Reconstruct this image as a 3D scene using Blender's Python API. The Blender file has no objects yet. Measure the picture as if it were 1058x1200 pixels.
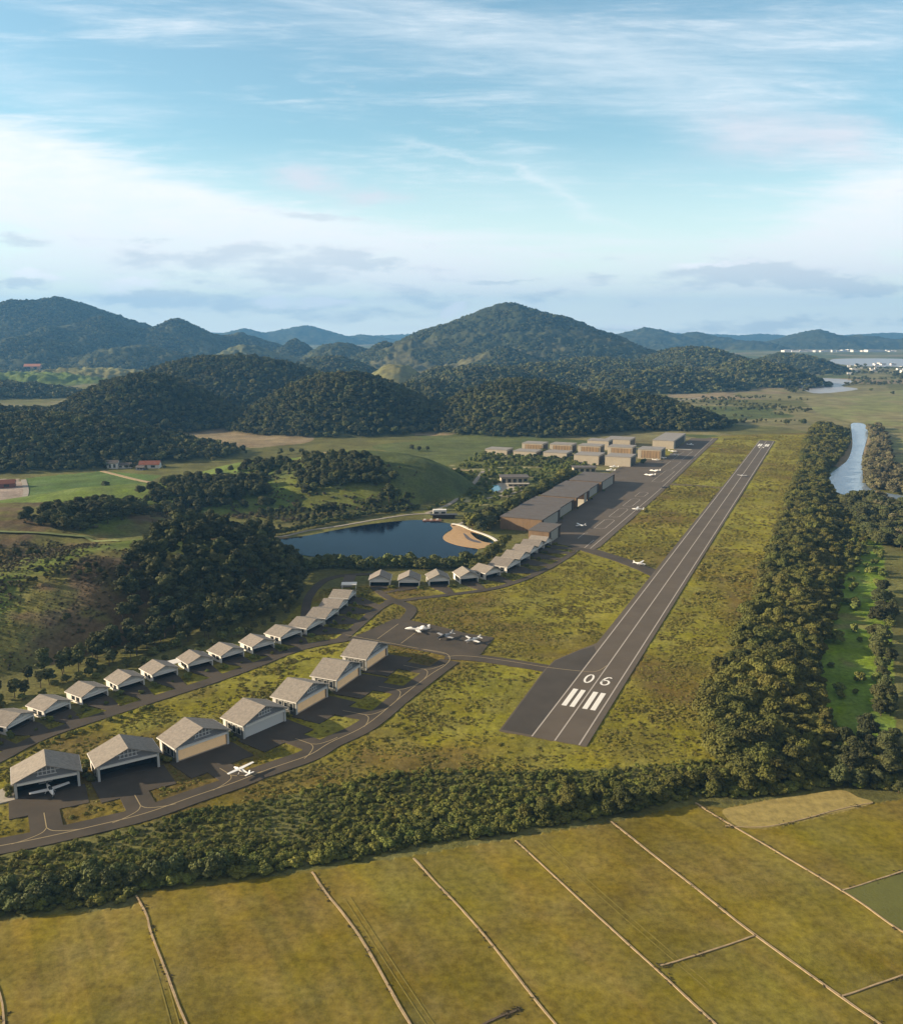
import bpy, math, random
import numpy as np
from mathutils import Vector, Matrix
random.seed(7)
RNG = np.random.default_rng(7)
SC = bpy.context.scene
COL = SC.collection

# ------------------------------------------------------------------ camera, sky, sun, exposure
CAM_H = 150.0
FOC = 1060.0                       # focal length in photo pixels (photo 1058 x 1200)
TILT = math.atan(0.2)              # camera looks along +Y, tilted down
CA, SA = math.cos(TILT), math.sin(TILT)
cd = bpy.data.cameras.new('camera'); cam = bpy.data.objects.new('camera', cd); COL.objects.link(cam)
cam.location = (0, 0, CAM_H); cam.rotation_euler = (math.pi / 2 - TILT, 0, 0)
cd.sensor_fit = 'VERTICAL'; cd.sensor_height = 24.0; cd.lens = 24.0 * FOC / 1200.0
cd.clip_start = 1.0; cd.clip_end = 60000.0
SC.camera = cam

SUN_EL = math.radians(17.5)
SUN_D = Vector((math.cos(SUN_EL), -0.03, -math.sin(SUN_EL))).normalized()     # the way the light travels
sl = bpy.data.lights.new('sun', 'SUN'); so = bpy.data.objects.new('sun', sl); COL.objects.link(so)
sl.energy = 5.0; sl.angle = math.radians(0.5); sl.color = (1.0, 0.80, 0.55)
so.rotation_euler = SUN_D.to_track_quat('-Z', 'Y').to_euler()
so.location = (0, 0, 400)

SC.view_settings.view_transform = 'Standard'; SC.view_settings.look = 'None'
SC.view_settings.exposure = 1.08; SC.view_settings.gamma = 1.0
SC.cycles.volume_bounces = 0; SC.cycles.max_bounces = 5; SC.cycles.diffuse_bounces = 2
SC.cycles.transparent_max_bounces = 6
SC.cycles.use_denoising = True


def AE(px, py):
    dx = (px - 529) / FOC; dy = (600 - py) / FOC
    Y = CA + dy * SA
    return dx / Y, (-SA + dy * CA) / Y


def build_world():
    w = bpy.data.worlds.new('World'); SC.world = w; w.use_nodes = True
    nt = w.node_tree; N = nt.nodes; L = nt.links; N.clear()
    def val(v):
        n = N.new('ShaderNodeValue'); n.outputs[0].default_value = v; return n.outputs[0]
    def M(op, a, b=None, c=None, clamp=False):
        n = N.new('ShaderNodeMath'); n.operation = op; n.use_clamp = clamp
        for i, x in enumerate((a, b, c)):
            if x is None: continue
            if isinstance(x, (int, float)): n.inputs[i].default_value = x
            else: L.new(x, n.inputs[i])
        return n.outputs[0]
    sky = N.new('ShaderNodeTexSky'); sky.sky_type = 'NISHITA'; sky.sun_disc = False
    sky.sun_elevation = SUN_EL; sky.sun_rotation = math.radians(-90); sky.altitude = 100
    sky.air_density = 1.0; sky.dust_density = 0.6; sky.ozone_density = 2.2
    tc = N.new('ShaderNodeTexCoord'); sp = N.new('ShaderNodeSeparateXYZ'); L.new(tc.outputs['Generated'], sp.inputs[0])
    x, y, z = sp.outputs
    yy = M('MAXIMUM', y, 0.05)
    A0 = M('DIVIDE', x, yy); E0 = M('DIVIDE', z, yy)
    zz = M('MAXIMUM', z, 0.02)
    def noise(vx, vy, scale, detail=6, rough=0.6, dist=0.0, off=0.0):
        cb = N.new('ShaderNodeCombineXYZ')
        L.new(vx, cb.inputs[0]); L.new(vy, cb.inputs[1]); cb.inputs[2].default_value = off
        n = N.new('ShaderNodeTexNoise'); n.inputs['Scale'].default_value = scale; n.inputs['Detail'].default_value = detail
        n.inputs['Roughness'].default_value = rough; n.inputs['Distortion'].default_value = dist
        L.new(cb.outputs[0], n.inputs['Vector']); return n.outputs[0]
    # wispy layer lives on a plane high above: streaks flatten towards the horizon
    E3 = M('MULTIPLY', E0, 3.2)
    wa = noise(A0, E3, 2.2, 3, 0.5, 0, 3.0); wb = noise(A0, E3, 2.2, 3, 0.5, 0, 9.0)
    A = M('ADD', A0, M('MULTIPLY', M('SUBTRACT', wa, 0.5), 0.16))
    Ew = M('ADD', E0, M('MULTIPLY', M('SUBTRACT', wb, 0.5), 0.06))
    fa = noise(A0, E3, 14, 6, 0.65, 0, 1.0); fb = noise(A0, E3, 14, 6, 0.65, 0, 5.0)
    A2 = M('ADD', A, M('MULTIPLY', M('SUBTRACT', fa, 0.5), 0.09))
    E2 = M('ADD', Ew, M('MULTIPLY', M('SUBTRACT', fb, 0.5), 0.035))
    def blob(px, py, rx, ry, rot=0.0, amp=1.0, fine=True, p=1.0):
        a, e = AE(px, py); sx = rx / FOC; sy = ry / FOC
        u = M('SUBTRACT', A2 if fine else A, a); v = M('SUBTRACT', E2 if fine else Ew, e)
        c, s = math.cos(rot), math.sin(rot)
        ur = M('ADD', M('MULTIPLY', u, c / sx), M('MULTIPLY', v, s / sx))
        vr = M('ADD', M('MULTIPLY', u, -s / sy), M('MULTIPLY', v, c / sy))
        r2 = M('ADD', M('MULTIPLY', ur, ur), M('MULTIPLY', vr, vr))
        return M('MULTIPLY', M('POWER', 2.718, M('MULTIPLY', r2, -1.0)), amp)
    def total(items):
        t = items[0]
        for i in items[1:]: t = M('ADD', t, i)
        return t
    streak = noise(M('ADD', A0, M('MULTIPLY', E0, 1.2)), M('MULTIPLY', E3, 2.0), 3.2, 8, 0.62, 0.6, 2.0)
    streak = M('MULTIPLY', M('SUBTRACT', streak, 0.34, clamp=True), 3.0)
    def soft(cov, n, amp, lo, hi):
        v = M('ADD', cov, M('MULTIPLY', M('SUBTRACT', n, 0.5), amp))
        r = N.new('ShaderNodeMapRange'); r.interpolation_type = 'SMOOTHSTEP'; L.new(v, r.inputs[0]); r.inputs[1].default_value = lo; r.inputs[2].default_value = hi
        return r.outputs[0]
    nA = noise(M('ADD', A0, M('MULTIPLY', E0, 1.0)), M('MULTIPLY', E3, 2.6), 3.4, 9, 0.66, 0.5, 2.0)
    nD = noise(M('ADD', A0, M('MULTIPLY', E0, .7)), M('MULTIPLY', E3, 3.0), 11, 8, 0.66, 0.4, 22.0)
    nA = M('ADD', M('MULTIPLY', nA, .62), M('MULTIPLY', nD, .38))
    nB = noise(A0, M('MULTIPLY', E0, 6.0), 6.0, 9, 0.62, 0.3, 14.0)
    nC = noise(A0, M('MULTIPLY', E0, 3.6), 16, 8, 0.6, 0.2, 4.0)
    cirrus = total([blob(40, 110, 190, 45, math.radians(-14), .45, False), blob(560, 50, 380, 40, math.radians(-14), .50, False), blob(930, 60, 260, 70, 0, .42, False),
        blob(640, 200, 60, 26, math.radians(-30), .25, False), blob(560, 236, 80, 20, 0, .22, False), blob(760, 190, 70, 10, 0, .2), blob(200, 30, 200, 20, math.radians(-12), .25, False)])
    cirrus = M('MULTIPLY', soft(M('ADD', cirrus, .10), nA, 1.9, .10, 1.0), .55)
    lines = M('MULTIPLY', total([blob(548, 184, 78, 4, math.radians(-13), .42), blob(622, 208, 26, 6, math.radians(-28), .4), blob(660, 238, 40, 9, math.radians(-38), .42), blob(696, 259, 40, 4, math.radians(-12), .35)]), M('ADD', nA, .1))
    white = total([blob(-60, 185, 240, 46, math.radians(-14), .95, False), blob(110, 235, 260, 38, math.radians(-11), .9, False),
        blob(330, 280, 260, 36, math.radians(-8), .75, False), blob(60, 320, 330, 55, 0, .60, False), blob(560, 320, 260, 40, 0, .42, False),
        blob(1000, 262, 140, 55, math.radians(8), .95, False), blob(1080, 220, 110, 40, 0, .6, False), blob(900, 320, 240, 40, 0, .4, False)])
    white = M('MULTIPLY', soft(white, nA, 2.6, .0, 1.1), .92)
    white = M('MULTIPLY', white, M('ADD', M('MULTIPLY', nC, .9), .50), clamp=True)
    hz = M('SUBTRACT', 1.0, M('MULTIPLY', E0, 5.0), clamp=True)
    hz = M('MULTIPLY', M('POWER', hz, 1.2), 0.92)
    grey = total([blob(860, 316, 85, 15, 0, .95), blob(955, 328, 60, 9, 0, .8), blob(1030, 338, 50, 11, 0, .85), blob(300, 305, 170, 20, 0, .62), blob(340, 330, 120, 10, 0, .5),
                  blob(590, 328, 60, 3, 0, .6), blob(370, 252, 80, 8, math.radians(-8), .62), blob(175, 282, 40, 4, 0, .5), blob(30, 283, 50, 8, 0, .5), blob(440, 312, 40, 5, 0, .5),
                  blob(900, 380, 300, 12, 0, .62), blob(330, 364, 260, 13, 0, .58), blob(170, 354, 70, 9, 0, .7), blob(20, 342, 60, 8, 0, .6), blob(700, 322, 30, 4, 0, .5), blob(560, 345, 200, 8, 0, .4)])
    grey = M('MULTIPLY', soft(grey, nC, 1.7, .22, .72), .80)
    pink = M('MULTIPLY', total([blob(372, 211, 30, 13, 0, .9), blob(433, 226, 30, 8, 0, .85), blob(885, 160, 72, 21, 0, .9), blob(995, 168, 50, 19, 0, .9)]), M('ADD', nC, .55), clamp=True)
    puff = total([blob(160, 338, 62, 13, 0, .85), blob(30, 330, 42, 7, 0, .8), blob(800, 306, 38, 7, 0, .7), blob(870, 303, 40, 5, 0, .5), blob(385, 357, 60, 8, 0, .7), blob(533, 364, 20, 8, 0, .8),
                  blob(720, 372, 90, 6, 0, .55), blob(320, 360, 30, 7, 0, .6), blob(1020, 296, 30, 5, 0, .5)])
    puff = M('MULTIPLY', soft(puff, nC, 1.5, .30, .80), .85)
    def mix(fac, c1, c2):
        n = N.new('ShaderNodeMix'); n.data_type = 'RGBA'
        if isinstance(fac, (int, float)): n.inputs[0].default_value = fac
        else: L.new(fac, n.inputs[0])
        for i, c in ((6, c1), (7, c2)):
            if isinstance(c, tuple): n.inputs[i].default_value = (*c, 1)
            else: L.new(c, n.inputs[i])
        return n.outputs[2]
    tint = N.new('ShaderNodeMix'); tint.data_type = 'RGBA'; tint.blend_type = 'MULTIPLY'; tint.inputs[0].default_value = 1
    L.new(sky.outputs[0], tint.inputs[6]); tint.inputs[7].default_value = (SKY_T[0], SKY_T[1], SKY_T[2], 1)
    K = CLOUD_K
    c = mix(hz, tint.outputs[2], (1.18 * K, 1.22 * K, 1.14 * K))
    c = mix(cirrus, c, (.92 * K, .96 * K, .99 * K)); c = mix(lines, c, (.95 * K, .97 * K, .98 * K))
    c = mix(white, c, (.98 * K, .98 * K, .985 * K))
    c = mix(grey, c, (.70 * K, .75 * K, .79 * K))
    c = mix(M('MULTIPLY', pink, .75), c, (.76 * K, .76 * K, .82 * K))
    c = mix(puff, c, (1.12 * K, 1.10 * K, 1.10 * K))
    # neutral grey added overhead and behind the camera, unseen, to mute blue fill light
    ov = M('MULTIPLY', M('SUBTRACT', z, 0.33, clamp=True), 6.0, clamp=True)
    c = mix(M('MULTIPLY', ov, .92), c, (1.9, 1.85, 1.8))
    bk = M('MULTIPLY', M('SUBTRACT', 0.15, y, clamp=True), 3.0, clamp=True)
    c = mix(M('MULTIPLY', bk, .85), c, (2.0, 1.9, 1.85))
    bg = N.new('ShaderNodeBackground'); bg.inputs[1].default_value = 0.1; L.new(c, bg.inputs[0])
    out = N.new('ShaderNodeOutputWorld'); L.new(bg.outputs[0], out.inputs[0])

SKY_T = (1.0, 1.10, .95)
CLOUD_K = 5.6
build_world()

# ------------------------------------------------------------------ picture <-> place
def ray(px, py):
    dx = (px - 529) / FOC; dy = (600 - py) / FOC
    return dx, CA + dy * SA, -SA + dy * CA
def P(px, py, z=0.0):
    d = ray(px, py); t = (z - CAM_H) / d[2]
    return np.array((d[0] * t, d[1] * t))
def at_dist(px, py, g):
    d = ray(px, py); t = g / d[1]
    return d[0] * t, g, CAM_H + d[2] * t
RO = P(649.6, 868)
_h = math.atan2(.4415, 1.0198) - math.radians(0.23)
RU = np.array((math.sin(_h), math.cos(_h))); RV = np.array((RU[1], -RU[0]))
def ST(s, t): return RO + RU * s + RV * t      # runway frame, metres along / across

# ------------------------------------------------------------------ noise and terrain
def _hash(ix, iy, seed):
    h = (ix.astype(np.int64) * 374761393 + iy.astype(np.int64) * 668265263 + seed * 974711) & 0xffffffff
    h = ((h ^ (h >> 13)) * 1274126177) & 0xffffffff
    return ((h ^ (h >> 16)) & 0xffff) / 65535.0
def vnoise(x, y, seed=0):
    x = np.asarray(x, float); y = np.asarray(y, float)
    ix = np.floor(x); iy = np.floor(y); fx = x - ix; fy = y - iy
    fx = fx * fx * (3 - 2 * fx); fy = fy * fy * (3 - 2 * fy)
    a = _hash(ix, iy, seed); b = _hash(ix + 1, iy, seed); c = _hash(ix, iy + 1, seed); d = _hash(ix + 1, iy + 1, seed)
    return (a * (1 - fx) + b * fx) * (1 - fy) + (c * (1 - fx) + d * fx) * fy
def fbm(x, y, o=4, seed=0):
    t = 0; a = .5; n = 0
    for i in range(o):
        t = t + a * vnoise(x * 2 ** i + 17 * i, y * 2 ** i - 31 * i, seed + i); n += a; a *= .5
    return t / n
def ridged(x, y, o=4, seed=0):
    t = 0; a = .5; n = 0
    for i in range(o):
        t = t + a * (1 - np.abs(2 * vnoise(x * 2 ** i + 7 * i, y * 2 ** i + 3 * i, seed + i) - 1)); n += a; a *= .5
    return t / n
def inpoly(x, y, poly):
    x = np.asarray(x, float); y = np.asarray(y, float); poly = np.asarray(poly)
    r = np.zeros(x.shape, bool)
    x0, y0 = poly.min(0); x1, y1 = poly.max(0)
    m = (x >= x0) & (x <= x1) & (y >= y0) & (y <= y1)
    if not m.any(): return r
    xs = x[m]; ys = y[m]; c = np.zeros(xs.shape, bool); j = len(poly) - 1
    for i in range(len(poly)):
        xi, yi = poly[i]; xj, yj = poly[j]
        if yi != yj: c ^= ((yi > ys) != (yj > ys)) & (xs < (xj - xi) * (ys - yi) / (yj - yi) + xi)
        j = i
    r[m] = c
    return r
def smooth_poly(pts, n=5, closed=True):
    pts = [np.array(p, float) for p in pts]; out = []; m = len(pts)
    for i in range(m if closed else m - 1):
        if closed: p0, p1, p2, p3 = pts[i - 1], pts[i], pts[(i + 1) % m], pts[(i + 2) % m]
        else: p0, p1, p2, p3 = pts[max(i - 1, 0)], pts[i], pts[i + 1], pts[min(i + 2, m - 1)]
        for k in range(n):
            t = k / n
            out.append(.5 * (2 * p1 + (p2 - p0) * t + (2 * p0 - 5 * p1 + 4 * p2 - p3) * t * t + (3 * p1 - p0 - 3 * p2 + p3) * t ** 3))
    if not closed: out.append(pts[-1])
    return out

# hills: x, y, height, half width, half depth, turn, cover, roughness
HILLS = []
def hill(px, py, g, rx, ry, cover, rot=0.0, rough=.25, sc=None, e=1.35):
    x, y, z = at_dist(px, py, g)
    HILLS.append((x, y, z, rx, ry, math.radians(rot), cover, rough, sc or rx * .8, e))
def hillw(x, y, z, rx, ry, cover, rot=0.0, rough=.2, sc=60, e=1.2):
    HILLS.append((x, y, z, rx, ry, math.radians(rot), cover, rough, sc, e))
# near hills left of the airfield
hillw(-208, 500, 27, 178, 86, 'scrub', 58, .2, 55, 1.1)
hillw(-330, 600, 30, 190, 150, 'scrub', 10, .2, 60, 1.1)
hillw(-420, 430, 66, 150, 130, 'scrub', 0, .15, 60, 1.1)
hill(215, 566, 800, 190, 80, 'pasture', 12, .2, 90, 1.2)
hill(325, 540, 905, 110, 110, 'pasture', 0, .15, 60, 1.2)
hill(418, 530, 890, 112, 135, 'meadow', -5, .12, 80, .9)
hill(482, 540, 880, 62, 95, 'meadow', 0, .12, 60, .95)
# wooded hills behind the airfield
hill(40, 490, 1130, 220, 180, 'forest'); hill(190, 522, 1110, 105, 80, 'forest'); hill(-110, 470, 1250, 220, 200, 'forest')
hill(168, 443, 1500, 172, 210, 'forest', 0, .12); hill(30, 482, 1420, 160, 130, 'forest')
hill(268, 420, 1980, 330, 260, 'forest', 0, .15)
hill(402, 441, 1500, 205, 215, 'forest', 0, .15)
hill(610, 449, 1500, 205, 215, 'forest', 0, .15); hill(725, 463, 1520, 165, 150, 'forest', 0, .15)
hill(785, 478, 1470, 105, 100, 'forest', -10, .15)
hill(-30, 449, 2150, 300, 150, 'forest'); hill(505, 449, 1950, 130, 150, 'forest')
# middle distance
hill(385, 419, 2950, 210, 300, 'forest'); hill(463, 427, 2650, 105, 170, 'dry'); hill(565, 430, 2350, 190, 230, 'forest'); hill(640, 428, 2550, 260, 280, 'forest')
hill(520, 432, 2500, 120, 200, 'forest')
hill(700, 421, 2950, 330, 380, 'forest'); hill(815, 408, 3250, 300, 400, 'forest'); hill(880, 424, 2650, 220, 240, 'forest'); hill(790, 432, 2450, 200, 210, 'forest')
hill(925, 416, 3500, 220, 260, 'forest'); hill(740, 436, 2350, 180, 170, 'forest')
hill(100, 433, 2900, 330, 200, 'dry'); hill(30, 437, 2700, 300, 150, 'pasture'); hill(205, 430, 2700, 180, 150, 'dry')
hill(290, 404, 4100, 260, 400, 'mixed'); hill(345, 398, 4700, 170, 300, 'forest'); hill(400, 404, 4300, 230, 350, 'forest'); hill(450, 401, 3900, 190, 350, 'forest')
hill(280, 392, 5200, 430, 600, 'forest')
# the mountains
hill(597, 356, 4350, 840, 1000, 'mountain', 0, .30, 330, 1.15); hill(532, 383, 4050, 430, 560, 'mountain', 0, .35, 260)
hill(665, 381, 4300, 520, 600, 'mountain', 0, .30, 260); hill(478, 400, 3800, 320, 420, 'mountain', 0, .3, 240)
hill(715, 401, 4300, 380, 500, 'forest', 0, .3, 300); hill(590, 407, 3350, 260, 330, 'mountain', 0, .35, 200)
hill(68, 349, 5200, 1000, 1200, 'forest', 0, .25, 380, 1.1); hill(-50, 354, 5400, 900, 1000, 'forest', 0, .25, 380); hill(14, 357, 5000, 600, 800, 'forest', 0, .25, 260)
hill(207, 374, 4900, 480, 700, 'forest', 0, .25, 260); hill(118, 372, 4700, 520, 700, 'forest', 0, .3, 260); hill(60, 385, 4400, 460, 600, 'forest', 0, .3, 220); hill(30, 395, 4000, 500, 500, 'forest', 0, .3, 300)
hill(160, 408, 3900, 350, 400, 'forest', 0, .3, 250)
# faint ranges
hill(355, 381, 11000, 900, 1200, 'forest', 0, .3, 700); hill(285, 386, 10500, 800, 1000, 'forest', 0, .3, 600); hill(425, 392, 11500, 700, 900, 'forest', 0, .3, 500)
hill(757, 385, 8200, 850, 1000, 'forest', 0, .3, 450); hill(815, 390, 8400, 650, 900, 'forest', 0, .35, 400); hill(705, 392, 8600, 480, 800, 'forest', 0, .3, 400)
hill(958, 387, 8300, 700, 900, 'forest', 0, .3, 400); hill(1010, 393, 8400, 600, 800, 'forest', 0, .35, 350); hill(1075, 396, 8000, 420, 600, 'forest', 0, .3, 400)
hill(880, 401, 7600, 350, 500, 'forest', 0, .3, 300)
hill(895, 391, 14000, 900, 900, 'forest', 0, .3, 600); hill(1030, 391, 14500, 1100, 900, 'forest', 0, .3, 600); hill(830, 393, 13500, 700, 900, 'forest', 0, .3, 500)
hill(-300, 380, 6500, 1200, 1200, 'forest'); hill(-250, 440, 2400, 500, 500, 'forest')
hill(1400, 370, 8000, 1200, 1200, 'forest'); hill(1350, 395, 6000, 700, 700, 'forest')
for _x in (-7000, -3500, 0, 3200, 6500): hillw(_x, 14300 - abs(_x) * .12, 118, 3200, 1100, 'forest', 0, .25, 700)
HB = [float(ridged(h[0] / h[8] + 3, h[1] / h[8], 4, 11)) for h in HILLS]

def hills_at(x, y):
    x = np.asarray(x, float); y = np.asarray(y, float)
    tot = np.zeros(x.shape); best = np.zeros(x.shape); who = np.full(x.shape, -1)
    for i, (hx, hy, hz, rx, ry, ro, cover, rough, sc, e) in enumerate(HILLS):
        R = max(rx, ry)
        m = (np.abs(x - hx) < R) & (np.abs(y - hy) < R)
        if not m.any(): continue
        dx = x[m] - hx; dy = y[m] - hy; c, s = math.cos(ro), math.sin(ro)
        r2 = ((dx * c + dy * s) / rx) ** 2 + ((-dx * s + dy * c) / ry) ** 2
        if cover == 'mountain' or (hy > 3700 and hz > 90):
            k = np.clip(1.05 - np.sqrt(r2 + .0030), 0, None); k = np.where(r2 < 1, k, 0) ** 1.25
        else: k = np.clip(1 - r2, 0, None) ** e
        n = ridged(x[m] / sc + 3, y[m] / sc, 4, 11) - HB[i]
        h = hz * k * (1 + 1.6 * rough * n * np.clip(r2 * 3, .15, 1))
        h = np.maximum(h, 0)
        tot[m] += (h / 50.0) ** 5.5
        b = h > best[m]
        w = who[m]; w[b] = i; who[m] = w
        bb = best[m]; bb[b] = h[b]; best[m] = bb
    tot = 50.0 * tot ** (1 / 5.5)
    if 'LAKE' in globals():
        m = (x > -200) & (x < 90) & (y > 540) & (y < 800) & (tot > 0)
        if m.any():
            xm = x[m]; ym = y[m]; d = np.full(xm.shape, 1e9)
            for p in LAKE[::2]: d = np.minimum(d, np.hypot(xm - p[0], ym - p[1]))
            d = np.where(inpoly(xm, ym, LAKE), 0, d); tot[m] *= np.clip((d - 6) / 34, 0, 1) ** 1.3
    return tot, who

LAKE = [P(300 + x / 3.527, 560 + y / 3.527) for x, y in [(70, 264), (130, 250), (230, 236), (330, 216), (420, 200), (500, 188), (600, 178), (680, 174), (760, 182), (806, 192), (814, 208), (780, 226), (772, 244), (790, 264), (850, 280), (908, 293), (895, 318), (880, 334), (790, 338), (700, 337), (600, 337), (500, 335), (380, 331), (250, 325), (180, 312), (120, 288)]]
LAKE = smooth_poly(LAKE, 4)
RIVER = smooth_poly([P(*p) for p in [(998, 496), (1012, 497), (1016, 507), (1013, 520), (1009, 535), (1009, 550), (1011, 563), (1022, 574), (1062, 582), (1130, 600), (1120, 670), (1110, 730), (1120, 850), (1095, 880), (1080, 830), (1064, 795), (1061, 768), (1072, 742), (1075, 700), (1095, 640), (1085, 605), (1050, 591), (1008, 583), (980, 576), (972, 558), (984, 547), (994, 538), (999, 522), (998, 505)]], 4)
CREEK = smooth_poly([P(*p) for p in [(998, 500), (1013, 498), (1006, 493), (990, 489), (965, 486), (940, 484), (940, 487), (965, 490), (985, 494)]], 3)
FLOOD = smooth_poly([P(*p) for p in [(928, 446), (960, 443), (1000, 446), (985, 452), (1005, 456), (960, 461), (940, 456)]], 4)
FLOOD2 = smooth_poly([P(*p) for p in [(975, 421), (1030, 420), (1090, 422), (1100, 431), (1040, 430), (985, 427)]], 4)
FIELDS = [P(*p) for p in [(-120, 1125), (0, 1078), (155, 1062), (170, 1045), (300, 1030), (360, 1020), (480, 1003), (600, 982), (720, 962), (815, 942), (850, 946), (905, 936), (985, 926), (1020, 942), (1060, 935), (1400, 880), (1700, 1200), (1400, 1700), (-600, 1700), (-500, 1200)]]

def T(x, y, detail=True):
    x = np.asarray(x, float); y = np.asarray(y, float)
    h, who = hills_at(x, y)
    g = np.hypot(x, y)
    if detail:
        # canopy and scrub roughness of the wooded slopes far away
        far = np.clip((g - 2200) / 900, 0, 1) * np.clip(h / 12, 0, 1)
        h = h + far * ((fbm(x / 18, y / 18, 2, 5) - .5) * 26 + np.clip((g - 3300) / 600, 0, 1) * (ridged(x / 230, y / 230, 4, 15) - .5) * 30)
        near = (1 - np.clip((g - 1500) / 500, 0, 1))
        h = h - near * (.05 + .5 * fbm(x / 2.2, y / 1.6, 2, 8) ** 1.4 + np.clip(h / 6, 0, 1) * .8 * fbm(x / 6, y / 6, 3, 21))
        fl = inpoly(x, y, FIELDS)
        h = np.where(fl, -.04 - .06 * fbm(x / 3, y / 3, 2, 4), h)
        for q in (LAKE, RIVER, FLOOD, FLOOD2):
            h = np.where(inpoly(x, y, q), -1.2, h)
    return h
def Tz(x, y): return float(hills_at(np.array([x]), np.array([y]))[0][0])
def G(px, py, g0=250, g1=6000):
    """the point of the terrain seen at a pixel of the photograph"""
    d = ray(px, py); g = g0 * (g1 / g0) ** np.linspace(0, 1, 1200)
    t = g / d[1]; xs = d[0] * t; zs = CAM_H + d[2] * t
    hs = hills_at(xs, g)[0]; k = np.argmax(hs >= zs)
    if hs[k] < zs[k]: return None
    return xs[k], g[k], hs[k]

# ------------------------------------------------------------------ materials
MATS = {}
def mat(name, col, rough=.8, var=.0, scale=.3, emit=0.0, metal=0.0, bump=0.0, bscale=1.0, rnd=0.0, spec=.3, var_col=None, stretch=None):
    if name in MATS: return MATS[name]
    m = bpy.data.materials.new(name); m.use_nodes = True; MATS[name] = m
    nt = m.node_tree; N = nt.nodes; L = nt.links; b = N['Principled BSDF']
    b.inputs['Roughness'].default_value = rough; b.inputs['Metallic'].default_value = metal
    b.inputs['Specular IOR Level'].default_value = spec
    b.inputs['Base Color'].default_value = (*col, 1)
    geo = N.new('ShaderNodeNewGeometry')
    src = geo.outputs['Position']
    if stretch:
        mp = N.new('ShaderNodeMapping'); mp.inputs['Scale'].default_value = stretch; L.new(src, mp.inputs[0]); src = mp.outputs[0]
    cur = None
    if var or var_col:
        n = N.new('ShaderNodeTexNoise'); n.inputs['Scale'].default_value = scale; n.inputs['Detail'].default_value = 5; n.inputs['Roughness'].default_value = .65
        L.new(src, n.inputs['Vector'])
        r = N.new('ShaderNodeMapRange'); r.inputs[1].default_value = .3; r.inputs[2].default_value = .7
        L.new(n.outputs[0], r.inputs[0])
        mx = N.new('ShaderNodeMix'); mx.data_type = 'RGBA'; L.new(r.outputs[0], mx.inputs[0])
        c1 = var_col or tuple(c * (1 - var) for c in col)
        mx.inputs[6].default_value = (*c1, 1); mx.inputs[7].default_value = (*[c * (1 + var) for c in col], 1)
        cur = mx.outputs[2]
    if rnd:
        oi = N.new('ShaderNodeObjectInfo'); hs = N.new('ShaderNodeHueSaturation')
        r1 = N.new('ShaderNodeMapRange'); L.new(oi.outputs['Random'], r1.inputs[0]); r1.inputs[3].default_value = 1 - rnd; r1.inputs[4].default_value = 1 + rnd
        ml = N.new('ShaderNodeMath'); ml.operation = 'MULTIPLY_ADD'; L.new(oi.outputs['Random'], ml.inputs[0]); ml.inputs[1].default_value = 7.13; ml.inputs[2].default_value = 0
        fr = N.new('ShaderNodeMath'); fr.operation = 'FRACT'; L.new(ml.outputs[0], fr.inputs[0])
        r2 = N.new('ShaderNodeMapRange'); L.new(fr.outputs[0], r2.inputs[0]); r2.inputs[3].default_value = .5 - rnd * .06; r2.inputs[4].default_value = .5 + rnd * .04
        L.new(r1.outputs[0], hs.inputs['Value']); L.new(r2.outputs[0], hs.inputs['Hue'])
        if cur: L.new(cur, hs.inputs['Color'])
        else: hs.inputs['Color'].default_value = (*col, 1)
        cur = hs.outputs[0]
    if cur: L.new(cur, b.inputs['Base Color'])
    if bump:
        n = N.new('ShaderNodeTexNoise'); n.inputs['Scale'].default_value = bscale; n.inputs['Detail'].default_value = 4
        L.new(src, n.inputs['Vector'])
        bp = N.new('ShaderNodeBump'); bp.inputs['Strength'].default_value = 1; bp.inputs['Distance'].default_value = bump
        L.new(n.outputs[0], bp.inputs['Height']); L.new(bp.outputs[0], b.inputs['Normal'])
    if emit:
        b.inputs['Emission Color'].default_value = (*col, 1); b.inputs['Emission Strength'].default_value = emit
    return m

ASPH = mat('asphalt', (.082, .068, .053), .9, .16, .06, bump=.02, bscale=3, var_col=(.056, .050, .041), spec=.12)
RUNW = mat('runway_asphalt', (.116, .097, .077), .9, .12, .05, bump=.02, bscale=3, spec=.15)
PAD = mat('pad_asphalt', (.070, .062, .053), .9, .15, .05, bump=.02, bscale=3, spec=.15)
CONC = mat('pale_concrete', (.36, .33, .28), .9, .15, .3, spec=.15)
WHITE = mat('white_paint', (.80, .78, .73), .6)
LINE = mat('line_paint', (.42, .38, .34), .8)
YELLOW = mat('yellow_paint', (.34, .27, .15), .8)
DIRT = mat('dry_dirt', (.36, .27, .16), .95, .25, .4, bump=.1, bscale=2)
GRAVEL = mat('gravel', (.30, .27, .23), .95, .2, .2)
SAND = mat('sand', (.42, .28, .15), .95, .12, .25, bump=.1, bscale=1)
WPL = mat('white_plaster', (.74, .71, .66), .7)
GWALL = mat('grey_wall', (.115, .118, .110), .8, .1, .5)
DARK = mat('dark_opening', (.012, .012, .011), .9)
GLASS = mat('dark_glass', (.03, .035, .04), .12, spec=.6)
SHING = mat('shingle', (.245, .218, .185), .9, .22, .9, bump=.05, bscale=4, rnd=.08, var_col=(.185, .165, .145))
METR = mat('metal_roof', (.125, .110, .100), .75, .12, .25, spec=.2, stretch=(1, 1, .2))
BROWN = mat('brown_cladding', (.215, .145, .085), .8, .15, .6, stretch=(1, 1, .15))
BRDK = mat('dark_brown_cladding', (.075, .048, .03), .8, .2, .8)
BEIGE = mat('beige_wall', (.42, .37, .29), .85, .08, .3)
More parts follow.
